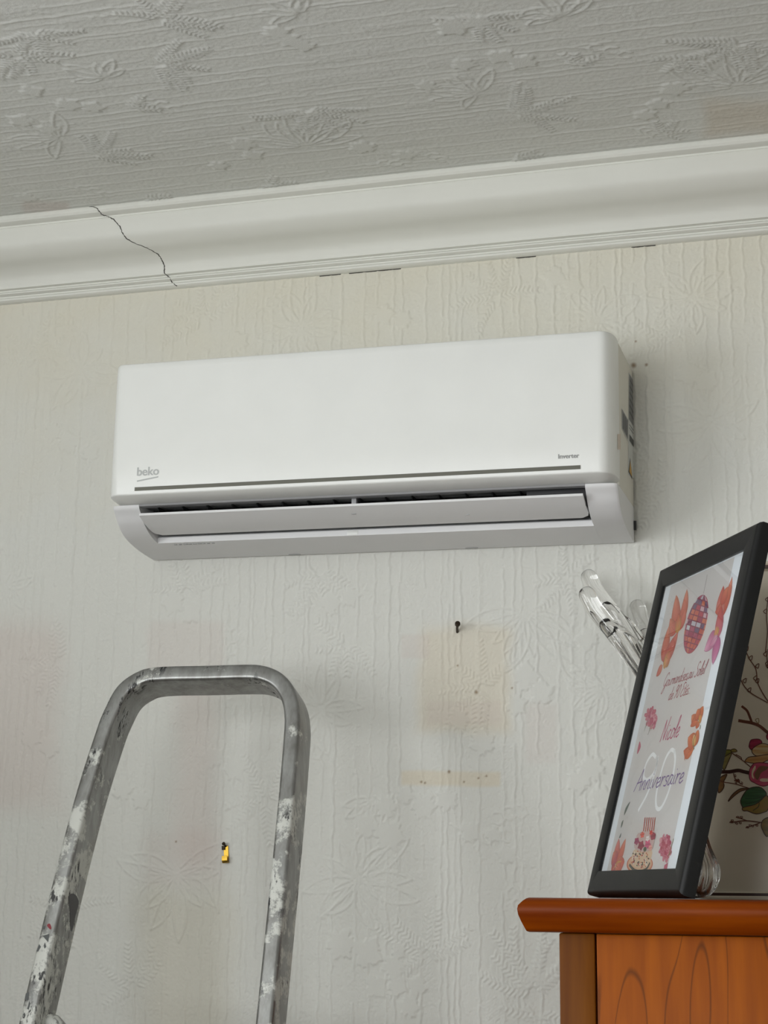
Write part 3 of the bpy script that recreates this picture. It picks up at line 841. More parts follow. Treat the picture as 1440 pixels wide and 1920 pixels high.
# stripe, lettering
box('stripe', (-.3485, -AC_D - .0007, .0702), (.3515, -AC_D + .002, .0760), MAT_STRIPE, ac)
def text_mesh(body, width, bold=0.0):
    cu = bpy.data.curves.new('t', 'FONT'); cu.body = body; cu.size = 1.0; cu.offset = bold
    o = bpy.data.objects.new('t', cu); COL.objects.link(o)
    bpy.context.view_layer.update()
    me = bpy.data.meshes.new_from_object(o.evaluated_get(bpy.context.evaluated_depsgraph_get()))
    bpy.data.objects.remove(o, do_unlink=True)
    co = np.array([v.co for v in me.vertices]); s = width / (co[:, 0].max() - co[:, 0].min())
    for v in me.vertices: v.co = Vector(((v.co.x - co[:, 0].min()) * s, 0, (v.co.y) * s))
    bm = bmesh.new()
    for dx_ in (-.00022, 0, .00022):
        c_ = me.copy(); c_.transform(Matrix.Translation((dx_, dx_ * .05, 0))); bm.from_mesh(c_)
    bm.to_mesh(me); bm.free()
    return me
def ac_local(p): return ac.matrix_basis.inverted() @ Vector(p)
q = ac_local(on_axis(257, 892, 1, -AC_D)); q2 = ac_local(on_axis(298, 888, 1, -AC_D))
o = link('logo_lettering', text_mesh('beko', q2.x - q.x, .016), MAT_LOGO, ac); logo = o; o.location = (q.x, -AC_D - .0004, q.z)
ua, ub = ac_local(on_axis(257, 901, 1, -AC_D)), ac_local(on_axis(297, 893.5, 1, -AC_D))
vs = [(ua.x, -AC_D - .0004, ua.z), (ub.x, -AC_D - .0004, ub.z + .0006), (ub.x, -AC_D - .0004, ub.z - .0015), (ua.x, -AC_D - .0004, ua.z - .0022)]
o = link('logo_underline', mesh_from([(v[0] - logo.location.x, v[1] - logo.location.y, v[2] - logo.location.z) for v in vs], [(0, 1, 2, 3)]), MAT_LOGO, logo)
q = ac_local(on_axis(1047, 860, 1, -AC_D)); q2 = ac_local(on_axis(1086, 858, 1, -AC_D))
o = link('model_lettering', text_mesh('Inverter', q2.x - q.x, .012), MAT_INV, ac); o.location = (q.x, -AC_D - .0004, q.z)
# stickers on the right cheek
bpy.context.view_layer.update()
def side_poly(name, pts, col, off, par=None):
    w = [ac_local(on_axis(px_, py_, 0, -0.128 + .3995)) for px_, py_ in pts]
    return link(name, mesh_from([(.3995 + off, v.y, v.z) for v in w], [tuple(range(len(w)))]), col, par or ac)
S_PAPER = plain('sticker_paper', (206, 208, 204), .5); S_GREY = plain('sticker_print', (128, 129, 128), .6); S_DARK = plain('sticker_ink', (84, 85, 84), .6)
S_YEL = plain('sticker_amber', (196, 150, 60), .5)
st1 = side_poly('sticker', [(1176, 697), (1186.5, 714), (1188, 898), (1176.5, 890)], S_PAPER, .0003)
st2 = side_poly('sticker', [(1163.5, 765), (1175.5, 786), (1175.5, 828), (1164, 804)], S_PAPER, .0004)
side_poly('sticker_print', [(1176.8, 701), (1186.3, 718), (1186.6, 802), (1177, 786)], S_GREY, .0005, st1)
side_poly('sticker_print', [(1164.2, 768), (1175, 788), (1175, 824), (1164.6, 803)], S_GREY, .0006, st2)
for k in range(6): side_poly('sticker_line', [(1177.2 + .1 * k, 710 + 12 * k), (1185.6, 727 + 12 * k), (1185.6, 730 + 12 * k), (1177.2, 713 + 12 * k)], S_DARK, .0007, st1)
for k in range(3): side_poly('sticker_line', [(1166 + 3 * k, 775 + 5.6 * k), (1167.4 + 3 * k, 777.6 + 5.6 * k), (1167.6 + 3 * k, 806 + 5.6 * k), (1166.2 + 3 * k, 803.6 + 5.6 * k)], S_DARK, .0008, st2)
side_poly('sticker_print', [(1178, 814), (1186.3, 827), (1186.3, 839), (1178, 826)], S_DARK, .0006, st1)
for k in range(2): side_poly('sticker_line', [(1177.6, 795 + 6 * k), (1186, 808 + 6 * k), (1186, 809.6 + 6 * k), (1177.6, 796.6 + 6 * k)], S_DARK, .0006, st1)
side_poly('warning_triangle', [(1179.6, 858), (1176.8, 885), (1184.3, 899)], S_DARK, .0006, st1)
side_poly('warning_triangle', [(1179.8, 864), (1177.9, 884), (1183.2, 894)], S_YEL, .0008, st1)
side_poly('seam_clip', [(1155.5, 814), (1161.5, 814), (1162, 843), (1156, 843)], plain('clip_cream', (214, 200, 186), .5), .0006)
box('drain_clip', (.394, -.0068, .02), (.4035, -.0035, .034), MAT_DARK, ac)
# underside details
for px_ in (553, 885):
    q = ac_local(on_axis(px_, 1044 if px_ < 600 else 1031, 1, -.008))
    bm = bmesh.new(); bmesh.ops.create_cone(bm, cap_ends=True, segments=20, radius1=.0105, radius2=.0105, depth=.010)
    me = bpy.data.meshes.new('release_notch'); bm.to_mesh(me); bm.free()
    o = link('release_notch', me, MAT_GREY, ac, True, 40); o.location = (q.x, -.010, .0012); o.scale = (1, .45, .3)
q = ac_local(on_axis(661, 999, 1, -.0985))
box('sensor_tab', (q.x - .009, -.0992, .0095), (q.x + .009, -.0965, .0168), MAT_WHITE, ac, .0008)
q = ac_local(on_axis(320, 1022, 1, -.105)); q2 = ac_local(on_axis(400, 1019, 1, -.105))
for k in range(9):
    a = q.x + (q2.x - q.x) * k / 9
    yy = -.0925; zz = np.interp(yy, [p[0] for p in curve], [p[1] for p in curve])
    box('printed_mark', (a, yy, zz - .0009), (a + (q2.x - q.x) / 9 * random.uniform(.5, .85), yy + .0035, zz + .0005), MAT_INV, ac)
q = ac_local(on_axis(872, 957, 1, -.153))
me = tube([(0, 0, 0), (.005, 0, .0002)], .0007, 6)
o = link('smudge', me, MAT_GREY, ac); o.location = (q.x, FA[0] * .45 + FB[0] * .55 + n[0] * .0042, FA[1] * .45 + FB[1] * .55 + n[1] * .0042)

# ------------------------------------------------------------------ nail and picture hook in the wall
def small(name, me, mat, parent, smooth=True): return link(name, me, mat, parent, smooth, 40)
b0 = on_axis(857, 1186, 1, 0.0); 
nail = thing('wall_nail', 'dark rusty nail sticking out of the wallpaper below the air conditioner', 'nail', b0)
small('shank', tube([(-.001, .006, -.001), (.003, -.012, .005), (.0066, -.024, .0085)], .0021, 8), MAT_IRON, nail)
small('head', tube([(.0064, -.0232, .0083), (.0067, -.0244, .0087), (.0078, -.0280, .0102), (.0081, -.0288, .0105)], .0042, 10, [.6, 1, 1, .75]), MAT_IRON, nail)
b0 = on_axis(425, 1600, 1, 0.0)
hook = thing('picture_hook', 'small brass picture hook pinned to the wall, seen through the ladder', 'hook', b0, (0, -.08, 0))
prof = cat([(-.0012, .012), (-.0015, .004), (-.0022, -.006), (-.0035, -.0135), (-.0075, -.0150), (-.0100, -.0115), (-.0095, -.004)], 4)
vs, fs = [], []
for i, p in enumerate(prof):
    w = .0038 if i < 12 else .0045
    vs += [(-w, p[0], p[1]), (w, p[0], p[1]), (w, p[0] - .0009, p[1] - .0002), (-w, p[0] - .0009, p[1] - .0002)]
    if i:
        a, b = 4 * i - 4, 4 * i
        fs += [(a + k, a + (k + 1) % 4, b + (k + 1) % 4, b + k) for k in range(4)]
fs += [(0, 1, 2, 3), tuple(len(vs) - k for k in (1, 2, 3, 4))]
small('plate', mesh_from(vs, fs), MAT_BRASS, hook)
small('pin', tube([(0, .004, .008), (0, -.006, .0125), (0, -.011, .0145)], .0013, 8), MAT_IRON, hook)
small('pin_head', tube([(0, -.0105, .0143), (0, -.0120, .0150)], .0028, 10), MAT_IRON, hook)
box('bracket', (-.0065, -.0045, .0055), (-.0012, -.0008, .012), MAT_IRON, hook, .0005)

# ------------------------------------------------------------------ cabinet
TOPZ = EYE
cab = thing('cabinet', 'orange cherrywood cabinet with a rounded top edge, bottom right', 'cabinet', (0.70, -0.25, 0))
cx0, cx1, cy0, cy1 = 0.1987 - .70, 0.52, -0.25, 0.243
rings = []
for z, out in [(0, -.004), (-.001, -.001), (-.004, .003), (-.009, .0075), (-.0135, .0085), (-.020, .0075), (-.028, .0045), (-.036, .0008), (-.0395, -.001), (-.0408, -.004)]:
    rings.append([(cx0 - out, cy0 - out, TOPZ + z), (cx1 + out, cy0 - out, TOPZ + z), (cx1 + out, cy1, TOPZ + z), (cx0 - out, cy1, TOPZ + z)])
link('cabinet_top', loft(rings), MAT_TOP, cab, True, 50)
bx0, bx1, by = .2362 - .70, .482, -0.232
zt_ = TOPZ - .0408
box('carcass', (bx0 + .004, by + .012, .08), (bx1 - .004, cy1, zt_), MAT_STILE, cab)
box('stile', (bx0, by, .08), (bx0 + .0435, by + .03, zt_ - .0006), MAT_STILE, cab, .0022)
box('stile', (bx1 - .0435, by, .08), (bx1, by + .03, zt_ - .0006), MAT_STILE, cab, .0022)
dx0, dx1 = bx0 + .0452, bx1 - .0452
dm = (dx0 + dx1) / 2
box('door', (dx0, by + .0015, .12), (dm - .001, by + .022, zt_ - .0012), MAT_PANEL, cab, .0016)
box('door', (dm + .001, by + .0015, .12), (dx1, by + .022, zt_ - .0012), MAT_PANEL, cab, .0016)
box('plinth', (bx0 + .01, by + .012, 0), (bx1 - .01, cy1, .085), MAT_TOP, cab, .003)

# ------------------------------------------------------------------ picture frame
FX, FY, FYAW, FLEAN, FWID, FHEI = 0.2188, -0.183, 1.0774, 0.2535, 0.3472, 0.478
fex = np.array([math.cos(FYAW), -math.sin(FYAW), 0]); fnh = np.array([-math.sin(FYAW), -math.cos(FYAW), 0])
fey = np.array([0, 0, math.cos(FLEAN)]) - fnh * math.sin(FLEAN); fn = np.cross(fex, fey)
FT = .020
fB = np.array([FX, FY, TOPZ + FT * math.sin(FLEAN) * 0 + 0.0005 + FT * 0.25])
fB = np.array([FX, FY, TOPZ + .0006]) + np.array([0, 0, FT * math.sin(FLEAN)])      # back lower edge rests on the top
frame = bpy.data.objects.new('framed_poster', None); COL.objects.link(frame); frame.empty_display_size = .05
tag(frame, 'black framed birthday poster leaning back on the wooden cabinet', 'poster')
Mf = Matrix.Identity(4)
for i in range(3): Mf[i][0] = fex[i]; Mf[i][1] = fey[i]; Mf[i][2] = fn[i]; Mf[i][3] = fB[i]
frame.matrix_world = Mf
bpy.context.view_layer.update()
BD, RC = .032, .0048
def rail(name, pts_in, pts_out):
    """one mitred rail: outer/inner ends given, front at z=0, back at -FT; rounded outer edge"""
    (oa, ob), (ia, ib) = pts_out, pts_in
    oa, ob, ia, ib = map(np.asarray, (oa, ob, ia, ib))
    sect = [(0.0, -FT), (0.0, -.006), (.05, -.0022), (.13, -.0003), (.22, 0.0), (.97, 0.0), (1.0, -.0008), (1.0, -FT * .8)]
    rA = [(*(oa + (ia - oa) * s), z) for s, z in sect]; rB = [(*(ob + (ib - ob) * s), z) for s, z in sect]
    return link(name, loft([rA, rB]), MAT_FRAME, frame, True, 40)
W_, H_ = FWID, FHEI
o4 = [(0, 0), (W_, 0), (W_, H_), (0, H_)]; i4 = [(BD, BD), (W_ - BD, BD), (W_ - BD, H_ - BD), (BD, H_ - BD)]
for k in range(4): rail('frame_rail', (i4[k], i4[(k + 1) % 4]), (o4[k], o4[(k + 1) % 4]))
box('mat_board', (BD - .004, BD - .004, -RC - .003), (W_ - BD + .004, H_ - BD + .004, -RC), MAT_MAT, frame)
box('back_board', (.006, .006, -FT + .002), (W_ - .006, H_ - .006, -FT + .005), plain('back_board_brown', (96, 76, 56), .8), frame)
pr = (.0535, .0310, .2765, .4440)
box('poster', (pr[0], pr[1] + .002, -RC), (pr[2], pr[3], -RC + .0002), MAT_PRINT, frame)
link('glass_pane', mesh_from([(BD, BD, -RC + .0028), (W_ - BD, BD, -RC + .0028), (W_ - BD, H_ - BD, -RC + .0028), (BD, H_ - BD, -RC + .0028)], [(0, 1, 2, 3)]), MAT_PANE, frame)
# strut swings back to stand on the cabinet top
top_pt = np.array([.07, .22, -FT + .001]); foot_w = fB + fex * .07 - fnh * .085; foot_w[2] = TOPZ + .004
foot = np.array(Mf.inverted() @ Vector(foot_w))
dv = foot - top_pt; sv = np.array([.016, 0, 0]); tv = np.cross(sv, dv); tv = tv / np.linalg.norm(tv) * .0015
rg = [[top_pt + a * sv + b * tv for a, b in ((-1, -1), (1, -1), (1, 1), (-1, 1))], [foot + a * sv * 1.3 + b * tv for a, b in ((-1, -1), (1, -1), (1, 1), (-1, 1))]]
link('easel_strut', loft(rg), MAT_FRAME, frame)

def c3(x_, y_): return (1080 + x_ / 4, 960 + y_ / 4)
def c4(x_, y_): return (1080 + x_ / 4, 1380 + y_ / 4)
def c3s(*p): return [c3(*q_) for q_ in p]
def c4s(*p): return [c4(*q_) for q_ in p]
pP0 = fB + fn * (-RC + .0002)
ink = Ink(pP0, fn, fex, fey, off=.00005, step=.000006)
OR, PK, DP, LP, YL, PU = (208, 110, 82), (198, 92, 118), (160, 48, 76), (222, 160, 172), (214, 172, 84), (128, 100, 158)
# disco ball on its string
ink.stroke(c3s((985, 470), (972, 540), (956, 612)), .0009, (120, 100, 96))
ctr, tp, sd = (900, 842), np.array((60, -220)), np.array((70, 22))
ink.poly([c3(ctr[0] + math.cos(a) * sd[0] * 1.0 + math.sin(a) * tp[0], ctr[1] + math.cos(a) * sd[1] + math.sin(a) * tp[1]) for a in np.linspace(0, 6.28, 24, endpoint=False)], (146, 62, 88), smooth=2)
pal = [(196, 74, 96), (214, 106, 84), (176, 60, 96), (224, 190, 200), (206, 206, 214), (150, 84, 110), (222, 128, 96), (190, 92, 120), (120, 96, 128), (220, 224, 228)]
ink.k += 1
for i in range(11):
    for j in range(6):
        v0, v1 = -1 + 2 * (i + .1) / 11, -1 + 2 * (i + .9) / 11
        def bp(u, v):
            ww = math.sqrt(max(0, 1 - v * v)); uu = math.sin(u * math.pi / 2) * ww
            return ink.px(c3(ctr[0] + uu * sd[0] + v * tp[0] * -1, ctr[1] + uu * sd[1] + v * tp[1] * -1))
        u0, u1 = -1 + 2 * (j + .08) / 6, -1 + 2 * (j + .92) / 6
        ink.add([bp(u0, v0), bp(u1, v0), bp(u1, v1), bp(u0, v1)], [(0, 1, 2, 3)], random.choice(pal if i < 7 else pal[:3] + [pal[6], pal[7]]))
ink.flush('printed_ball', MAT_INK, frame)
# words
write(ink, 'Gourmandises au Soleil', c3(648, 1318), c3(962, 1214), .020, .0013, (164, 56, 72), .30); ink.flush('printed_lettering', MAT_INK, frame)
write(ink, 'de 90 Étés...', c3(688, 1414), c3(856, 1362), .019, .0014, (164, 56, 72), .30); ink.flush('printed_lettering', MAT_INK, frame)
write(ink, 'Nicole', c3(626, 1726), c3(764, 1686), .031, .0020, (186, 58, 110), .25); ink.flush('printed_lettering', MAT_INK, frame)
# roses and lilies at the sides
def petal(conv, base_, tip_, w, c0, c1, bend=0.0):
    a, b = ink.px(conv(*base_)), ink.px(conv(*tip_)); d = b - a; L = np.linalg.norm(d); d = d / L; u = np.array([-d[1], d[0]])
    left, right, mid = [], [], []
    for t in np.linspace(0, 1, 9):
        p = a + d * L * t + u * bend * L * math.sin(math.pi * t); ww = w * math.sin(math.pi * t ** .8) ** .75 / 2
        left.append(p + u * ww); right.append(p - u * ww); mid.append(p)
    ink.k += 1
    mixed = lambda t, f: tuple((np.array(c0) * (1 - t) + np.array(c1) * t) * f)
    uv = left + mid + right; cols = [mixed(t, .96) for t in np.linspace(0, 1, 9)] + [mixed(t, 1.06) for t in np.linspace(0, 1, 9)] + [mixed(t, .90) for t in np.linspace(0, 1, 9)]
    cols = [tuple(min(255, v) for v in c) for c in cols]
    ink.add(uv, [(i, i + 1, 9 + i + 1, 9 + i) for i in range(8)] + [(9 + i, 9 + i + 1, 18 + i + 1, 18 + i) for i in range(8)], cols)
    ink.stroke(mid[:7], .0008, tuple(v * .72 for v in c1), px=False, smooth=0, taper=True)
    ink.stroke(left, .0005, tuple(v * .8 for v in c0), px=False, smooth=0)
def cluster(c, rx, ry, n_, cols, conv, size):
    for k in range(n_):
        a = 2.399 * k; q_ = math.sqrt((k + .5) / n_)
        p = (c[0] + rx * q_ * math.cos(a), c[1] + ry * q_ * math.sin(a))
        ink.poly([conv(*w) for w in circle(p, size * random.uniform(.7, 1.1) * .62, size * random.uniform(.9, 1.4), 7, .2, .15, k)], random.choice(cols), smooth=2, tip=random.choice(cols))
# lilies
SALM, CORAL, ROSE = (222, 142, 110), (206, 96, 82), (206, 106, 136)
for base_, tip_, w, c0, c1, bd in [((765, 890), (752, 622), .030, CORAL, SALM, .06), ((775, 890), (833, 578), .026, CORAL, SALM, -.06), ((758, 895), (706, 800), .022, CORAL, SALM, .1), ((772, 895), (822, 720), .022, CORAL, (218, 128, 100), -.1), ((768, 905), (768, 760), .020, YL, CORAL, 0),
                                  ((660, 1130), (700, 850), .028, CORAL, SALM, .05), ((655, 1140), (768, 900), .030, CORAL, (214, 120, 104), -.05), ((650, 1150), (602, 1232), .016, SALM, CORAL, 0), ((660, 1140), (716, 1050), .026, YL, CORAL, -.1), ((655, 1150), (690, 1110), .018, YL, SALM, 0)]:
    petal(c3, base_, tip_, w, c0, c1, bd)
ink.flush('printed_lily', MAT_INK, frame)
for base_, tip_, w, c0, c1, bd in [((1090, 800), (1172, 486), .020, CORAL, SALM, -.05), ((1090, 780), (1106, 552), .026, (228, 170, 160), CORAL, .12), ((1100, 690), (1044, 750), .016, SALM, CORAL, .1), ((1090, 700), (1140, 560), .024, CORAL, SALM, 0), ((1072, 940), (1090, 700), .024, ROSE, CORAL, .04),
                                  ((1060, 930), (962, 1040), .028, (196, 92, 140), (226, 170, 196), -.1), ((1062, 930), (1026, 1146), .024, (190, 90, 146), (216, 140, 176), .06), ((1064, 920), (1052, 860), .014, YL, SALM, .1), ((1062, 930), (1000, 1010), .014, (226, 180, 200), (206, 120, 160), 0)]:
    petal(c3, base_, tip_, w, c0, c1, bd)
ink.flush('printed_lily', MAT_INK, frame)
cluster((566, 1545), 42, 78, 26, [PK, LP, (212, 120, 130), (186, 70, 104)], c3, 17)
for pts in ([(540, 1560), (520, 1620), (512, 1650)], [(560, 1600), (545, 1660), (536, 1670)], [(575, 1590), (560, 1640)]): ink.stroke(c3s(*pts), .0018, (104, 112, 70), taper=True)
ink.flush('printed_rose', MAT_INK, frame)
ORA, DOR = (220, 130, 80), (200, 92, 56)
for base_, tip_, w, c0, c1, bd in [((918, 1560), (956, 1456), .020, DOR, ORA, .05), ((915, 1560), (868, 1525), .016, DOR, ORA, .1), ((915, 1565), (858, 1606), .016, ORA, DOR, -.15), ((918, 1570), (900, 1626), .014, ORA, DOR, .1), ((915, 1555), (912, 1480), .018, DOR, ORA, -.05), ((920, 1570), (945, 1530), .014, YL, ORA, 0),
                                  ((890, 1760), (918, 1632), .022, DOR, ORA, .1), ((886, 1770), (808, 1790), .018, ORA, DOR, .12), ((880, 1765), (842, 1690), .022, DOR, ORA, -.1), ((850, 1775), (815, 1864), .010, ORA, DOR, -.25), ((890, 1750), (884, 1670), .012, YL, (232, 190, 150), 0)]:
    petal(c3, base_, tip_, w, c0, c1, bd)
ink.stroke(c3s((905, 1660), (880, 1720), (886, 1780)), .0016, (110, 110, 66)); ink.stroke(c3s((935, 1600), (930, 1630)), .0018, (96, 120, 86))
ink.flush('printed_lily', MAT_INK, frame)
ink.poly(c3s((478, 1720), (486, 1760), (470, 1800), (458, 1815), (464, 1770)), PK, smooth=3)
ink.flush('printed_petal', MAT_INK, frame)
# the big number and the word across it
for st_ in ([(600, 160), (572, 138), (528, 205), (506, 296), (530, 330), (578, 286), (606, 216), (612, 156), (596, 260), (536, 430), (466, 562)], [(742, 116), (712, 106), (668, 180), (624, 330), (600, 460), (606, 540), (640, 536), (690, 430), (728, 290), (744, 176), (738, 112)]):
    ink.stroke(c4s(*st_), .0055, (253, 254, 255), smooth=5)
ink.flush('printed_number', MAT_INK, frame); ink.k = 6
write(ink, 'Anniversaire', c4(432, 420), c4(796, 352), .031, .0019, PU, .25); ink.flush('printed_lettering', MAT_INK, frame)
# leaves, cake, flowers at the bottom
for pts in ([(408, 490), (380, 560), (360, 596), (372, 540)], [(356, 630), (348, 670), (336, 690), (342, 650)], [(340, 726), (334, 760), (322, 764)]): ink.poly(c4s(*pts), (92, 104, 96), smooth=3)
ink.flush('printed_leaf', MAT_INK, frame)
ink.poly([c4(*w) for w in circle((478, 962), 98, 78, 20, -.12)], (206, 110, 74), smooth=2)
ink.poly([c4(*w) for w in circle((479, 958), 90, 70, 20, -.12)], (226, 184, 150), smooth=2)
ink.poly(c4s((430, 862), (500, 830), (570, 856), (560, 930), (540, 980), (470, 990), (420, 960)), (226, 200, 170), smooth=3)
for k in range(70): 
    a, q_ = random.random() * 6.28, math.sqrt(random.random())
    p = (485 + 72 * q_ * math.cos(a), 922 + 66 * q_ * math.sin(a))
    ink.poly([c4(*w) for w in circle(p, 5, 7, 5)], random.choice([(176, 60, 70), (70, 78, 60), (214, 120, 84), (236, 226, 214)]), smooth=0)
ink.stroke(c4s((402, 966), (436, 1004), (486, 1014), (530, 996), (556, 952)), .0034, (62, 66, 58), smooth=5)
ink.poly(c4s((470, 730), (540, 716), (600, 726), (585, 800), (570, 850), (500, 870), (440, 840), (450, 780)), (214, 190, 186), smooth=3)
for (a, b, s_, c) in [(458, 790, 24, (150, 50, 90)), (490, 822, 30, (136, 36, 60)), (540, 812, 28, (190, 84, 120)), (580, 752, 26, (140, 44, 70)), (500, 742, 20, (206, 90, 80)), (566, 726, 16, (196, 70, 70)), (540, 770, 18, (232, 220, 214)), (520, 850, 16, (70, 84, 62)), (560, 840, 18, (214, 150, 140))]:
    ink.poly([c4(*w) for w in circle((a, b), s_ * .75, s_ * 1.15, 10, .2, .2, a)], c, smooth=2, tip=tuple(min(255, int(v * 1.25)) for v in c))
for k in range(6): ink.stroke(c4s((508 + k * 15, 716), (520 + k * 15, 612)), .0024, (196, 62, 52) if k % 2 == 0 else (214, 100, 70), smooth=0)
ink.flush('printed_cake', MAT_INK, frame)
cluster((672, 838), 44, 96, 34, [PK, LP, (190, 74, 110), (176, 60, 90)], c4, 18)
for pts in ([(700, 880), (725, 800), (732, 770)], [(690, 900), (715, 870)]): ink.stroke(c4s(*pts), .0018, (120, 118, 70))
ink.poly(c4s((690, 950), (680, 1024), (654, 1024), (664, 970)), PK, smooth=0)
ink.flush('printed_rose', MAT_INK, frame)
for base_, tip_, w, c0, c1, bd in [((300, 960), (322, 768), .022, CORAL, (222, 140, 130), .06), ((305, 960), (374, 770), .020, CORAL, SALM, -.06), ((300, 970), (364, 944), .026, SALM, CORAL, -.1), ((296, 970), (262, 1026), .024, (190, 76, 100), CORAL, 0), ((296, 950), (282, 870), .022, (190, 76, 100), SALM, 0), ((300, 975), (325, 1018), .022, SALM, CORAL, .1)]:
    petal(c4, base_, tip_, w, c0, c1, bd)
ink.stroke(c4s((280, 1000), (310, 950), (340, 940)), .002, YL)
ink.flush('printed_lily', MAT_INK, frame)

# ------------------------------------------------------------------ decorative tray
tx0, tx1, th, lean = 0.342, 0.742, 0.4925, 0.02
tray = thing('decorative_tray', 'cream tray painted with red flowers and branches, leaning behind the frame', 'tray', (tx0, -0.032, TOPZ), (-lean, 0, 0))
tw = tx1 - tx0
def rrect(ins, r, z, nseg=7):
    pts = []
    for (cx_, cz_, a0) in ((tw - r, r, -math.pi / 2), (tw - r, th - r, 0), (r, th - r, math.pi / 2), (r, r, math.pi)):
        for k in range(nseg):
            a = a0 + math.pi / 2 * k / (nseg - 1)
            pts.append((cx_ + (r - ins) * math.cos(a), z, cz_ + (r - ins) * math.sin(a)))
    return pts
# rim stands proud of the dished face (face looks towards -y)
link('tray_body', loft([rrect(.012, .03, .014), rrect(0, .03, -.004), rrect(0, .03, -.006), rrect(.003, .03, -.0065), rrect(.006, .03, -.004), rrect(.012, .03, .0095)]), MAT_TRAY, tray, True, 50)
def ring(name, ins0, ins1, z0, z1, mat):
    a, b, c, d = rrect(ins0, .03, z0), rrect(ins1, .03, z0), rrect(ins1, .03, z1), rrect(ins0, .03, z1)
    nn = len(a); vs = a + b + c + d
    fs = []
    for k in range(4):
        for i in range(nn):
            j = (i + 1) % nn; fs.append((k * nn + i, k * nn + j, ((k + 1) % 4) * nn + j, ((k + 1) % 4) * nn + i))
    return link(name, mesh_from(vs, fs), mat, tray, True, 40)
ring('painted_rim', .0055, .0095, -.0045, .004, MAT_RIM)
bpy.context.view_layer.update()
Mt = tray.matrix_world
tex, tey, tn = (np.array(Mt.to_3x3() @ Vector(v)) for v in ((1, 0, 0), (0, 0, 1), (0, -1, 0)))
tP0 = np.array(Mt @ Vector((0, .0095, 0)))
art = Ink(tP0, tn, tex, tey, off=.0002, step=.00001)
def d6(*p): return [(1290 + a / 9.6, 1300 + b / 9.6) for a, b in p]
def d7(*p): return [(1280 + a / 8.725, 1480 + b / 8.725) for a, b in p]
BR, DK = (96, 50, 32), (58, 28, 22)
def leaf(pts, c, t, conv, line=DK):
    art.poly(conv(*pts), c, smooth=3, tip=t); art.stroke(conv(*pts), .0011, line, smooth=3, closed=True)
for pts, w in [([(965, 230), (1060, 310), (1110, 420), (1150, 530)], .0035), ([(905, 490), (1030, 512), (1150, 534), (1290, 590), (1440, 712), (1600, 820)], .0045)]: art.stroke(d6(*pts), w, BR, smooth=4)
art.stroke(d6((1210, 470), (1270, 455), (1268, 545), (1210, 480)), .001, (120, 96, 48))
leaf([(1100, 930), (1130, 846), (1200, 825), (1290, 830), (1334, 890), (1270, 930), (1200, 990), (1150, 1020), (1104, 975)], (128, 18, 50), (160, 40, 74), d6, (80, 8, 28))
leaf([(1410, 770), (1440, 730), (1520, 760), (1500, 840), (1430, 830)], (128, 18, 50), (150, 30, 60), d6, (80, 8, 28))
leaf([(1150, 1050), (1180, 980), (1320, 905), (1440, 925), (1560, 990), (1500, 1120), (1300, 1130), (1210, 1120)], (196, 176, 140), (170, 122, 60), d6)
leaf([(1022, 1226), (1090, 1150), (1250, 1130), (1440, 1100), (1560, 1120), (1440, 1200), (1300, 1262), (1180, 1260), (1070, 1240)], (188, 148, 96), (166, 116, 60), d6)
leaf([(1100, 1420), (1150, 1300), (1240, 1250), (1440, 1262), (1600, 1330), (1620, 1560), (1440, 1650), (1350, 1672), (1250, 1640), (1200, 1612), (1120, 1560)], (168, 52, 84), (190, 80, 106), d6, (96, 18, 40))
art.poly(d6((1150, 1400), (1205, 1300), (1218, 1350), (1172, 1450), (1192, 1540), (1150, 1500)), (208, 190, 160), smooth=3)
art.poly(d6((1210, 1420), (1300, 1310), (1440, 1325), (1400, 1390), (1300, 1480), (1256, 1560), (1200, 1500)), (112, 76, 50), smooth=3)
art.poly(d6((1290, 1500), (1330, 1420), (1450, 1380), (1540, 1440), (1440, 1510), (1330, 1530)), (176, 60, 92), smooth=3)
art.poly(d6((1290, 1560), (1340, 1530), (1480, 1545), (1440, 1590), (1330, 1590)), (206, 180, 158), smooth=3)
leaf([(545, 1200), (590, 1080), (680, 1020), (770, 1022), (780, 1070), (640, 1160), (605, 1290), (560, 1260)], (104, 104, 36), (126, 122, 52), d6)
leaf([(605, 1290), (640, 1160), (780, 1072), (770, 1130), (712, 1260), (655, 1380)], (138, 128, 78), (120, 112, 64), d6)
leaf([(770, 1022), (840, 1000), (886, 1045), (800, 1060)], (150, 132, 70), (130, 116, 52), d6)
art.stroke(d6((440, 1520), (480, 1480), (570, 1420), (750, 1412), (900, 1388), (1000, 1410), (1100, 1432)), .0052, DK)
leaf([(700, 1455), (600, 1500), (552, 1600), (545, 1790), (620, 1740), (652, 1660), (640, 1600), (680, 1520)], (106, 78, 48), (126, 92, 52), d6)
for pts in ([(450, 1640), (480, 1600), (560, 1570), (650, 1600), (850, 1632), (1120, 1716)], [(560, 950), (600, 975), (680, 1018)], [(790, 1075), (960, 1190), (1130, 1330)], [(820, 1440), (850, 1540), (960, 1640)], [(830, 1560), (890, 1590), (900, 1540), (920, 1600)], [(860, 1100), (950, 1150), (966, 1190)]):
    art.stroke(d6(*pts), .0013, BR)
for (a, b) in [(838, 1455), (858, 1540), (905, 1545), (958, 1590), (850, 1575)]: art.stroke(d6((a, b), (a + 25, b + 20), (a + 20, b + 55), (a - 2, b + 20)), .0009, BR)
leaf([(1120, 1716), (960, 1712), (850, 1775), (770, 1860), (722, 1950), (830, 1850), (960, 1760)], (116, 82, 50), (100, 70, 40), d6)
leaf([(948, 190), (1010, 60), (1100, -20), (1250, -40), (1340, 20), (1372, 96), (1280, 180), (1180, 250), (1000, 300), (975, 280)], (40, 74, 40), (56, 96, 56), d7)
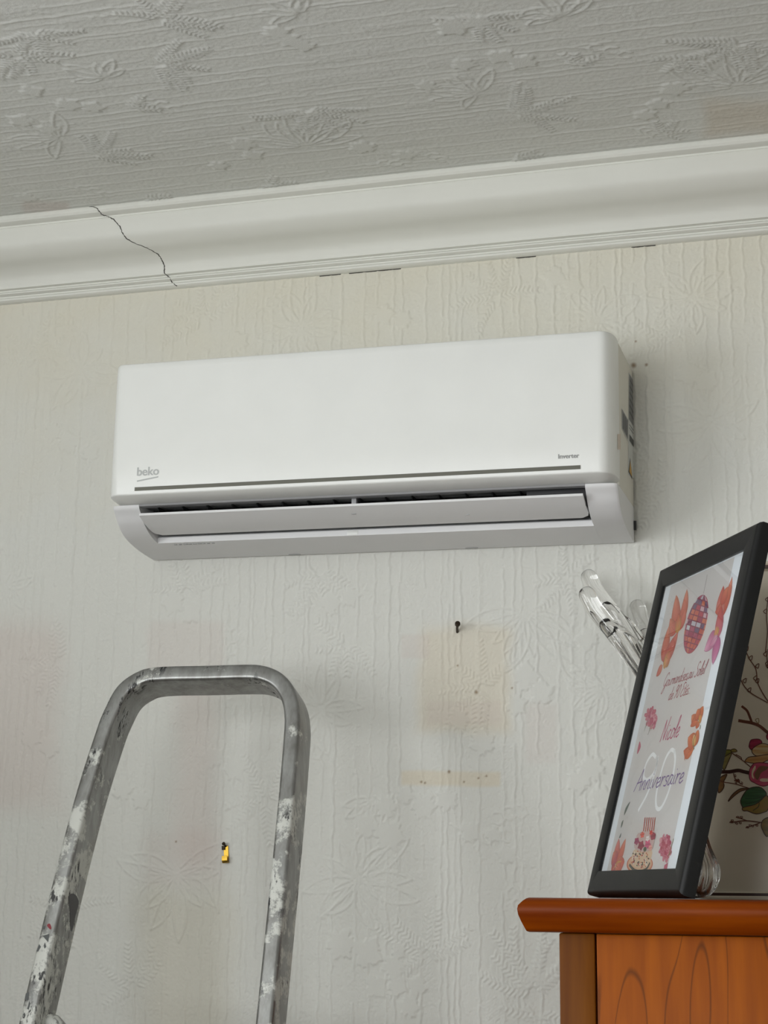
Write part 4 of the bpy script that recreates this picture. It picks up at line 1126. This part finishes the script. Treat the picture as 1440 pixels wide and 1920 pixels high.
leaf([(985, 300), (1180, 250), (1280, 180), (1372, 96), (1420, 200), (1390, 340), (1340, 372), (1230, 402), (1150, 390), (1060, 352), (995, 352)], (126, 112, 40), (140, 104, 48), d7)
for pts in ([(1360, 110), (1200, 150), (1020, 150)], [(1300, 150), (1180, 210), (1030, 240)], [(1250, 190), (1240, 280), (1150, 350)]): art.stroke(d7(*pts), .0009, (30, 50, 26))
art.stroke(d7((765, 540), (850, 535), (960, 518), (1100, 518), (1300, 548)), .0016, BR); art.stroke(d7((870, 455), (960, 480), (1060, 518)), .0014, BR); art.stroke(d7((1030, 632), (1150, 590), (1260, 552)), .0014, BR)
for (a, b) in [(790, 500), (860, 550), (920, 540), (880, 445), (940, 445), (1080, 580), (1120, 590), (1190, 580), (1040, 610), (780, 525)]: art.stroke(d7((a, b), (a + 40, b + 2), (a + 30, b + 26), (a, b + 4)), .0010, BR)
leaf([(1285, 600), (1310, 510), (1396, 460), (1480, 480), (1470, 640), (1400, 762), (1360, 762), (1320, 690)], (104, 92, 42), (130, 104, 50), d7)
for pts in ([(1255, 1000), (1300, 1100), (1350, 1180), (1366, 1290), (1440, 1420), (1500, 1480)], [(1215, 1220), (1290, 1340), (1440, 1432)], [(1436, 1030), (1432, 1090), (1440, 1170), (1425, 1150)], [(1440, 640), (1428, 780), (1436, 900), (1420, 1060)]):
    art.stroke([c3(*q_) for q_ in pts], .0013, BR)
for (a, b) in [(1270, 1020), (1300, 1090), (1335, 1240), (1350, 1150), (1255, 1260), (1290, 1330), (1410, 740), (1425, 650), (1410, 1060), (1425, 1130), (1350, 1262)]: art.stroke([c3(*q_) for q_ in ((a, b), (a + 22, b - 12), (a + 16, b + 22), (a - 4, b + 8), (a + 6, b - 4))], .0011, BR)
art.build('flower_painting', MAT_GLAZE, tray)
# the same spray, mirrored, on the far half of the tray
art.v = [v + tex * (tw - 2 * float((v - tP0) @ tex)) for v in art.v]
art.build('flower_painting', MAT_GLAZE, tray)

# ------------------------------------------------------------------ crystal vase
VX, VY = .347, -.104
vase = thing('glass_vase', 'clear crystal vase with flaring finger-like lobes, behind the framed poster', 'vase', (VX, VY, TOPZ + .0005))
lobes = [(math.radians(166), .478, .92), (math.radians(191), .442, .80), (math.radians(132), .436, .58), (math.radians(70), .40, .22), (math.radians(5), .40, .38), (math.radians(305), .34, .20), (math.radians(245), .30, .10)]
NT, NV = 168, 48
edges_ = sorted(l[0] for l in lobes)
def halfgap(a, sgn):
    i = edges_.index(a); b = edges_[(i + sgn) % len(edges_)]
    return abs((b - a + math.pi) % (2 * math.pi) - math.pi) / 2
def lobe_at(th_):
    best = None
    for (a, hgt, k_) in lobes:
        d = (th_ - a + math.pi) % (2 * math.pi) - math.pi
        s = d / halfgap(a, 1 if d > 0 else -1)
        if best is None or abs(s) < abs(best[1]): best = (d, max(-1.0, min(1.0, s)), a, hgt, k_)
    return best
def flare(th_):
    w = [(max(0.0, math.cos(th_ - a)) ** 14 + 1e-5) for (a, h_, k_) in lobes]
    return sum(wi * l[2] for wi, l in zip(w, lobes)) / sum(w)
rk = np.array([[0, .030], [.006, .037], [.016, .043], [.032, .0475], [.046, .0465], [.07, .036], [.10, .0285], [.15, .024], [.20, .024]])
fk = np.array([[.20, 0], [.26, .010], [.30, .023], [.345, .047], [.40, .088], [.437, .121], [.47, .140]])
vs, fs = [], []
for j in range(NV + 1):
    for i in range(NT):
        th_ = 2 * math.pi * i / NT
        d, s, a, hgt, k_ = lobe_at(th_)
        notch = .80 * hgt
        top = notch + .45 * (hgt - notch) * max(0.0, 1 - s * s) ** .5
        z = top * (j / NV) ** .9
        r_ = float(np.interp(z, rk[:, 0], rk[:, 1])) + float(np.interp(z * .47 / max(hgt, .40), fk[:, 0], fk[:, 1])) * flare(th_)
        e = max(0.0, (z - .30) / max(.06, hgt - .30))
        ang = a + d * (1 - .40 * e)
        ridge = 1 + .05 * math.cos(s * math.pi) * min(1, z / .05) + .030 * math.cos(14 * th_) * min(1, z / .02) * max(.25, 1 - z / .12)
        vs.append((r_ * ridge * math.cos(ang), r_ * ridge * math.sin(ang) * (1 if math.sin(ang) < 0 else .9), z))
        if j:
            k = (i + 1) % NT; b_ = (j - 1) * NT
            fs.append((b_ + i, b_ + k, b_ + NT + k, b_ + NT + i))
fs.append(tuple(range(NT - 1, -1, -1)))
me = bpy.data.meshes.new('vase_body'); me.from_pydata(vs, [], fs); me.update()
vo = link('vase_body', me, MAT_CRYSTAL, vase, True)
so = vo.modifiers.new('thickness', 'SOLIDIFY'); so.thickness = .012; so.offset = -1
sb = vo.modifiers.new('round', 'SUBSURF'); sb.levels = 1; sb.render_levels = 1

for (a, hgt, k_) in lobes[:5]:                            # solid rounded finger ends
    path_, tap = [], []
    zs_ = list(np.linspace(.29 * hgt / .47, hgt - .008, 16))
    for i, z in enumerate(zs_):
        r_ = float(np.interp(z, rk[:, 0], rk[:, 1])) + float(np.interp(z * .47 / max(hgt, .40), fk[:, 0], fk[:, 1])) * flare(a) - .004
        path_.append((r_ * math.cos(a), r_ * math.sin(a) * (1 if math.sin(a) < 0 else .9), z)); tap.append(.45 + .55 * min(1, i / 8))
    d_ = np.array(path_[-1]) - np.array(path_[-2]); d_ /= np.linalg.norm(d_)
    for q_, f_ in ((.004, .93), (.008, .74), (.0105, .48), (.0115, .2)):
        path_.append(tuple(np.array(zs_ and path_[15]) + d_ * q_)); tap.append(f_)
    link('lobe', tube(path_, .0125, 20, tap), MAT_CRYSTAL, vase, True)

# ------------------------------------------------------------------ step ladder
LT = 0.33
LN = np.array([0, -math.cos(LT), math.sin(LT)]); LUP = np.array([0, math.sin(LT), math.cos(LT)]); LX = np.array([1.0, 0, 0])
L0 = np.array([0, -.45, EYE - .16])
def lpl(x_, y_):
    p = on_plane(x_, y_, L0, LN) - L0; return np.array([p[0], p @ LUP])
lo_pts = [lpl(*q_) for q_ in [(38, 1900), (88, 1690), (137, 1500), (178, 1370), (196, 1325), (218, 1286), (250, 1261), (290, 1249), (390, 1246), (460, 1244), (492, 1246), (520, 1256), (541, 1274), (555, 1300), (561, 1332), (560, 1380), (545, 1560), (512, 1900)]]
dirL = (lo_pts[0] - lo_pts[2]) / np.linalg.norm(lo_pts[0] - lo_pts[2]); dirR = (lo_pts[-1] - lo_pts[-2]) / np.linalg.norm(lo_pts[-1] - lo_pts[-2])
ln_len = (L0[2] - 0.02) / math.cos(LT)                   # down to the floor along the rail
pl_off = lambda p: p
botL = lo_pts[0] + dirL * (ln_len + lo_pts[0][1]) / -dirL[1] ; botR = lo_pts[-1] + dirR * (ln_len + lo_pts[-1][1]) / -dirR[1]
path = [botL] + cat(lo_pts, 5) + [botR]
ladder = thing('step_ladder', 'worn aluminium step ladder with paint splashes and arched guard rail', 'ladder', tuple(L0 - LUP * ln_len + LX * -.32 - np.array([0, 0, .02])))
lbase = np.array(ladder.location)
WF, DP_ = .0235, .058                                    # rail section: face width, depth
SECT = []
for (u, v) in ((0, .0), (1, .0), (1, 1), (0, 1)):
    r_ = .005
    cu, cv = (r_ if u == 0 else WF - r_), (r_ if v == 0 else DP_ - r_)
    a0 = {(0, 0): math.pi, (1, 0): 1.5 * math.pi, (1, 1): 0, (0, 1): .5 * math.pi}[(u, int(v))]
    for k in range(4): SECT.append((cu + r_ * math.cos(a0 + k * math.pi / 6), cv + r_ * math.sin(a0 + k * math.pi / 6)))
rings = []
for i, p in enumerate(path):
    t = path[min(i + 1, len(path) - 1)] - path[max(i - 1, 0)]; t = t / np.linalg.norm(t)
    nin = np.array([t[1], -t[0]])                        # towards the inside of the arch
    rings.append([L0 + LX * (p + nin * a)[0] + LUP * (p + nin * a)[1] - LN * b - lbase for a, b in SECT])
link('guard_rail', loft(rings), MAT_ALU, ladder, True, 50)
def lw(u, v, d): return L0 + LX * u + LUP * v - LN * d - lbase
def rail_x(v, left):
    a, b = (botL, lo_pts[0]) if left else (botR, lo_pts[-1])
    return a[0] + (b[0] - a[0]) * (v - a[1]) / (b[1] - a[1])
def tread(v, depth0, depth1, name):
    xl_, xr_ = rail_x(v, True) + WF * .9, rail_x(v, False) - WF * .9
    c = L0 + LUP * v
    y0_, y1_ = c[1] + depth0, c[1] + depth1
    o = box(name, (xl_ - lbase[0], y0_ - lbase[1], c[2] - .03 - lbase[2]), (xr_ - lbase[0], y1_ - lbase[1], c[2] - lbase[2]), MAT_ALU, ladder, .003)
    return o
for v in (-.36, -.62, -.88): tread(v, -.01, .085, 'step')
tread(-.115, -.02, .22, 'platform')
# cross tube just under the left edge of the picture
xl_, xr_ = rail_x(-.02, True) + WF, rail_x(-.02, False) - WF
link('cross_tube', tube([lw(xl_ - .004, .004, .040), lw(xl_ + .008, .001, .041), lw(xl_ + .03, -.016, .043), lw(xr_ - .03, -.034, .046), lw(xr_ + .004, -.036, .045)], .012, 14), MAT_ALU, ladder, True, 40)
# rear legs
for left in (True, False):
    xa = rail_x(-.11, left) + (WF * 1.2 if left else -WF * 1.2)
    top = L0 + LUP * -.10; bot = np.array([0, -.075, .012])
    link('rear_leg', tube([np.array([xa, top[1] + .12, top[2]]) - lbase, np.array([xa + (-.03 if left else .03), bot[1], bot[2]]) - lbase], .014, 10), MAT_ALU, ladder, True, 40)
    for q_ in (np.array([xa + (-.03 if left else .03), bot[1], .0]),):
        box('rubber_foot', tuple(q_ - lbase + np.array([-.018, -.018, 0.0])), tuple(q_ - lbase + np.array([.018, .018, .035])), MAT_RUBBER, ladder, .003)
    bp_ = botL if left else botR
    q_ = L0 + LX * bp_[0] + LUP * bp_[1] - lbase
    q_ = q_ + LX * (WF / 2 if left else -WF / 2) - LN * DP_ / 2
    box('rubber_foot', (q_[0] - .016, q_[1] - .034, -(lbase[2]) + .0), (q_[0] + .016, q_[1] + .034, -(lbase[2]) + .045), MAT_RUBBER, ladder, .004)
# paint marks on the left rail: grey oval on the inner side, red fleck on the face
def mark(name, pts, mat, inner=None):
    out = []
    for q_ in pts:
        if inner is None: out.append(on_plane(q_[0], q_[1], L0 + LN * .0004, LN) - lbase)
        else: out.append(on_plane(q_[0], q_[1], inner[0], inner[1]) - lbase)
    return link(name, mesh_from(out, [tuple(range(len(out)))]), mat, ladder)
tl = np.append(0, 0); a2, b2 = lo_pts[1], lo_pts[2]
tv2 = (b2 - a2) / np.linalg.norm(b2 - a2); nin2 = np.array([tv2[1], -tv2[0]])
inn = LX * nin2[0] + LUP * nin2[1]
ip = L0 + LX * (a2 + nin2 * (WF + .0004))[0] + LUP * (a2 + nin2 * (WF + .0004))[1]
def l7(*p): return [(a / 6, 1660 + b / 6) for a, b in p]
tag(mark('paint_mark', cat([np.array(q_) for q_ in l7((770, 130), (820, 92), (865, 125), (886, 205), (850, 340), (815, 505), (790, 490), (788, 300))], 3, True), plain('grey_paint_splash', (92, 92, 94), .6), (ip, inn)), 'dark grey paint smear on the rail')
mark('paint_mark', cat([np.array(q_) for q_ in l7((528, 450), (560, 430), (578, 480), (562, 495))], 3, True), plain('red_paint', (140, 44, 54), .5))
for pts in [((555, 545), (540, 640), (490, 580), (470, 570)), ((440, 660), (460, 690), (430, 745), (410, 740)), ((505, 640), (520, 690), (500, 712), (490, 680)), ((290, 1215), (325, 1200), (320, 1290), (275, 1290)), ((330, 1300), (342, 1330), (322, 1400), (305, 1390)), ((480, 470), (510, 450), (500, 490), (484, 495))]:
    mark('scuff_mark', l7(*pts), plain('scuff', (88, 90, 90), .6))
